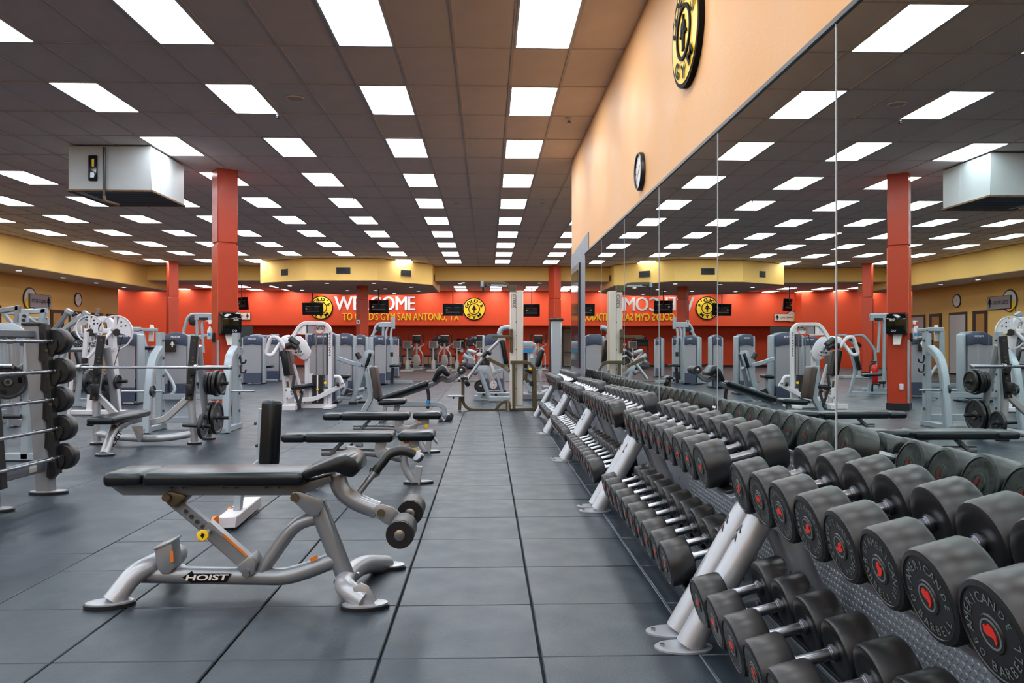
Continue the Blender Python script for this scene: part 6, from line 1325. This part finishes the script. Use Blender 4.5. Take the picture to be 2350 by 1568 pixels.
MB().prism([Z(x, y, Yv) for x, y in g_o], V((0, 0.03, 0)), 0.004).build('curved_guard', mg, gd); tube(gd, 'lever_tube', 'mid_grey', [Z(-140, 780, Yv - 0.1), Z(180, 900, Yv - 0.1)], 0.045); MB().prism([Z(x, y, Yv - 0.1) for x, y in ((170, 860), (220, 855), (290, 895), (290, 935), (180, 940))], V((0, 0.05, 0)), 0.006).build('lever_clevis', mg, gd); bolts(gd, 'olive_steel', [Z(248, 912, Yv - 0.1)], -UY, 0.024, 0.016)
tube(gd, 'plate_horn', 'chrome', [Z(-140, 1418, Yv - 0.2), Z(235, 1418, Yv - 0.2)], 0.026); tube(gd, 'frame_post', mg, [Z(560, 940, Yv), V((P(62, 985, Yv).x, Yv, 0.02))], rect=(0.12, 0.09)); tube(gd, 'frame_post', mg, [Z(0, 940, Yv), V((P(2, 990, Yv).x, Yv, 0.02))], rect=(0.09, 0.09)); box(gd, 'frame_foot', mg, V((P(38, 1003, Yv).x, Yv, 0.04)), (0.5, 0.12, 0.07)); cyl(gd, 'storage_peg', 'black_plastic', P(8, 956, Yv - 0.1), P(49, 956, Yv - 0.1), 0.024); box(gd, 'peg_mount', mg, P(2, 956, Yv - 0.05), (0.06, 0.12, 0.14)); tube(gd, 'curved_foot', 'mid_grey', [P(26, 935, Yv + 0.9), P(32, 965, Yv + 0.9), P(52, 972, Yv + 0.9)], rect=(0.06, 0.09), fil=0.15)
plate(P(18, 877, Yv - 0.18), V((0.55, -0.83, 0)), 0.175, 0.045, 'large black plate on the lever machine at the frame edge', 'plates left of the barbell rack'); plate(P(58, 865, Yv + 0.35), UX, 0.15, 0.05, 'black plate just left of the barbell rack upright', 'plates left of the barbell rack', slots=0)
Yw = 15.4
lb = thing('incline_press', 'grey press machine with two raised arms in front of the ochre wall doors', 'exercise machine', (P(165, 930, Yw).x, Yw, 0))
tube(lb, 'press_arm', 'mid_grey', [Z(900, 800, Yw), Z(1010, 730, Yw), Z(1235, 430, Yw)], rect=(0.08, 0.08), fil=0.15); tube(lb, 'press_arm', mg, [Z(1090, 810, Yw), Z(1220, 700, Yw), Z(1545, 480, Yw)], rect=(0.08, 0.08), fil=0.15)
for a in ((1240, 440), (1545, 480)): MB().box(Z(a[0] + 5, a[1] - 5, Yw), (0.12, 0.1, 0.08), (0, 0.6, 0), 0.008).build('arm_end', mg, lb)
tube(lb, 'handle', 'bright_silver', [Z(1240, 470, Yw), Z(1295, 510, Yw), Z(1390, 465, Yw)], 0.02, fil=0.05); cyl(lb, 'handle_grip', 'black_rubber', Z(1300, 508, Yw), Z(1392, 465, Yw), 0.026); cyl(lb, 'handle_grip', 'black_rubber', Z(1470, 470, Yw), Z(1580, 530, Yw), 0.03); tube(lb, 'rear_link', mg, [Z(1545, 560, Yw + 0.2), Z(1720, 610, Yw + 0.2)], 0.035); MB().lathe([(0.03, -0.02), (0.12, -0.02), (0.12, 0.02), (0.03, 0.02)], Z(1490, 575, Yw + 0.2), UY, 24).build('pivot_disc', 'paper', lb)
MB().prism([Z(x, y, Yw + 0.3) for x, y in ((1265, 850), (1370, 630), (1445, 640), (1470, 870), (1340, 870))], V((0, 0.05, 0)), 0.006).build('side_shield', 'cream_enamel', lb)
pad_between(lb, 'back_pad', 'vinyl', Z(1350, 800, Yw), Z(1470, 930, Yw), 0.32, 0.09); tube(lb, 'frame', mg, [Z(1380, 900, Yw), Z(1230, 1010, Yw), Z(1100, 1300, Yw), V((Z(1080, 1800, Yw).x, Yw, 0.03))], rect=(0.09, 0.08), fil=0.2); tube(lb, 'frame', mg, [Z(950, 800, Yw), Z(960, 1300, Yw), V((Z(960, 1800, Yw).x, Yw, 0.03))], rect=(0.09, 0.08)); pad_between(lb, 'seat_pad', 'vinyl', P(165, 848, Yw), P(205, 840, Yw), 0.34, 0.09); tube(lb, 'seat_post', mg, [P(185, 850, Yw), V((P(178, 900, Yw).x, Yw, 0.05))], rect=(0.07, 0.07)); box(lb, 'base_rail', mg, V((P(165, 930, Yw).x, Yw, 0.05)), (1.2, 0.1, 0.09)); box(lb, 'cross_foot', mg, V((P(215, 930, Yw).x, Yw, 0.04)), (0.1, 0.7, 0.07))
for k in range(4): cyl(lb, 'foot_bar', 'iron', Z(1300 + 50 * k, 1000, Yw + 0.1 * k), Z(1390 + 40 * k, 1075, Yw + 0.1 * k), 0.02)
cyl(lb, 'plate_horn', 'chrome', Z(1210, 1122, Yw - 0.6), Z(1620, 1118, Yw - 0.6), 0.045)
# machine between the pulldown and the smaller column, and the far frames before the red wall
Yx = 21.5
fr_ = thing('stretch_frame', 'grey beam frame with two cream end plates in front of the red end wall', 'exercise machine', (P(330, 885, Yx).x, Yx, 0))
Z = ZP(200, 720, 8.709)
tube(fr_, 'top_beam', mg, [Z(730, 312, Yx), Z(1065, 312, Yx)], rect=(0.12, 0.12)); tube(fr_, 'top_beam', 'bright_silver', [Z(1065, 320, Yx), Z(1405, 325, Yx)], rect=(0.10, 0.09)); tube(fr_, 'leg', mg, [Z(1080, 330, Yx), Z(1160, 700, Yx), V((Z(1190, 1300, Yx).x, Yx, 0.02))], rect=(0.1, 0.12)); tube(fr_, 'leg', mg, [Z(750, 330, Yx), V((Z(740, 1300, Yx).x, Yx, 0.02))], rect=(0.1, 0.12))
for x in (850, 1280): MB().prism([Z(x - 38, 290, Yx + 0.1), Z(x - 30, 215, Yx + 0.1), Z(x + 32, 225, Yx + 0.1), Z(x + 48, 290, Yx + 0.1), Z(x + 40, 560, Yx + 0.1), Z(x - 60, 560, Yx + 0.1)], V((0, 0.05, 0)), 0.006).build('end_plate', 'cream_enamel', fr_)
pad_between(fr_, 'seat_pad', 'vinyl', Z(1160, 690, Yx - 0.3), Z(1340, 680, Yx - 0.3), 0.4, 0.1); box(fr_, 'base_rail', mg, V((Z(970, 1300, Yx).x, Yx, 0.05)), (1.6, 0.1, 0.09)); tube(fr_, 'seat_post', mg, [Z(1250, 700, Yx - 0.3), V((Z(1250, 1300, Yx).x, Yx - 0.3, 0.02))], rect=(0.08, 0.08))
Yy = 27.0
for k, (px, lab) in enumerate(((440, 'far grey bent tube frame left of the large red column'), (592, 'far grey bent tube frame right of the large red column'))):
    c = P(px, 860, Yy); c.z = 0; t = thing('cable_frame', lab, 'exercise machine', c, 'far grey frames before the red wall')
    q = lambda x, y, z: c + V((x, y, z))
    for s in (-1, 1): tube(t, 'side_bar', mg, [q(s * 0.3 - 0.35, 0, 0.02), q(s * 0.3 - 0.3, 0, 1.0), q(s * 0.3 + 0.1, 0, 1.5), q(s * 0.3 + 0.4, 0, 1.5)], rect=(0.07, 0.08), fil=0.15)
    tube(t, 'cross_bar', mg, [q(-0.25, 0, 1.48), q(0.6, 0.1, 1.48)], rect=(0.06, 0.06)); box(t, 'base', mg, q(0, 0, 0.05), (1.2, 0.5, 0.08)); MB().box(q(0.1, 0, 1.25), (0.5, 0.1, 0.12), (0, -0.6, 0), 0.02).build('pad', 'vinyl', t)
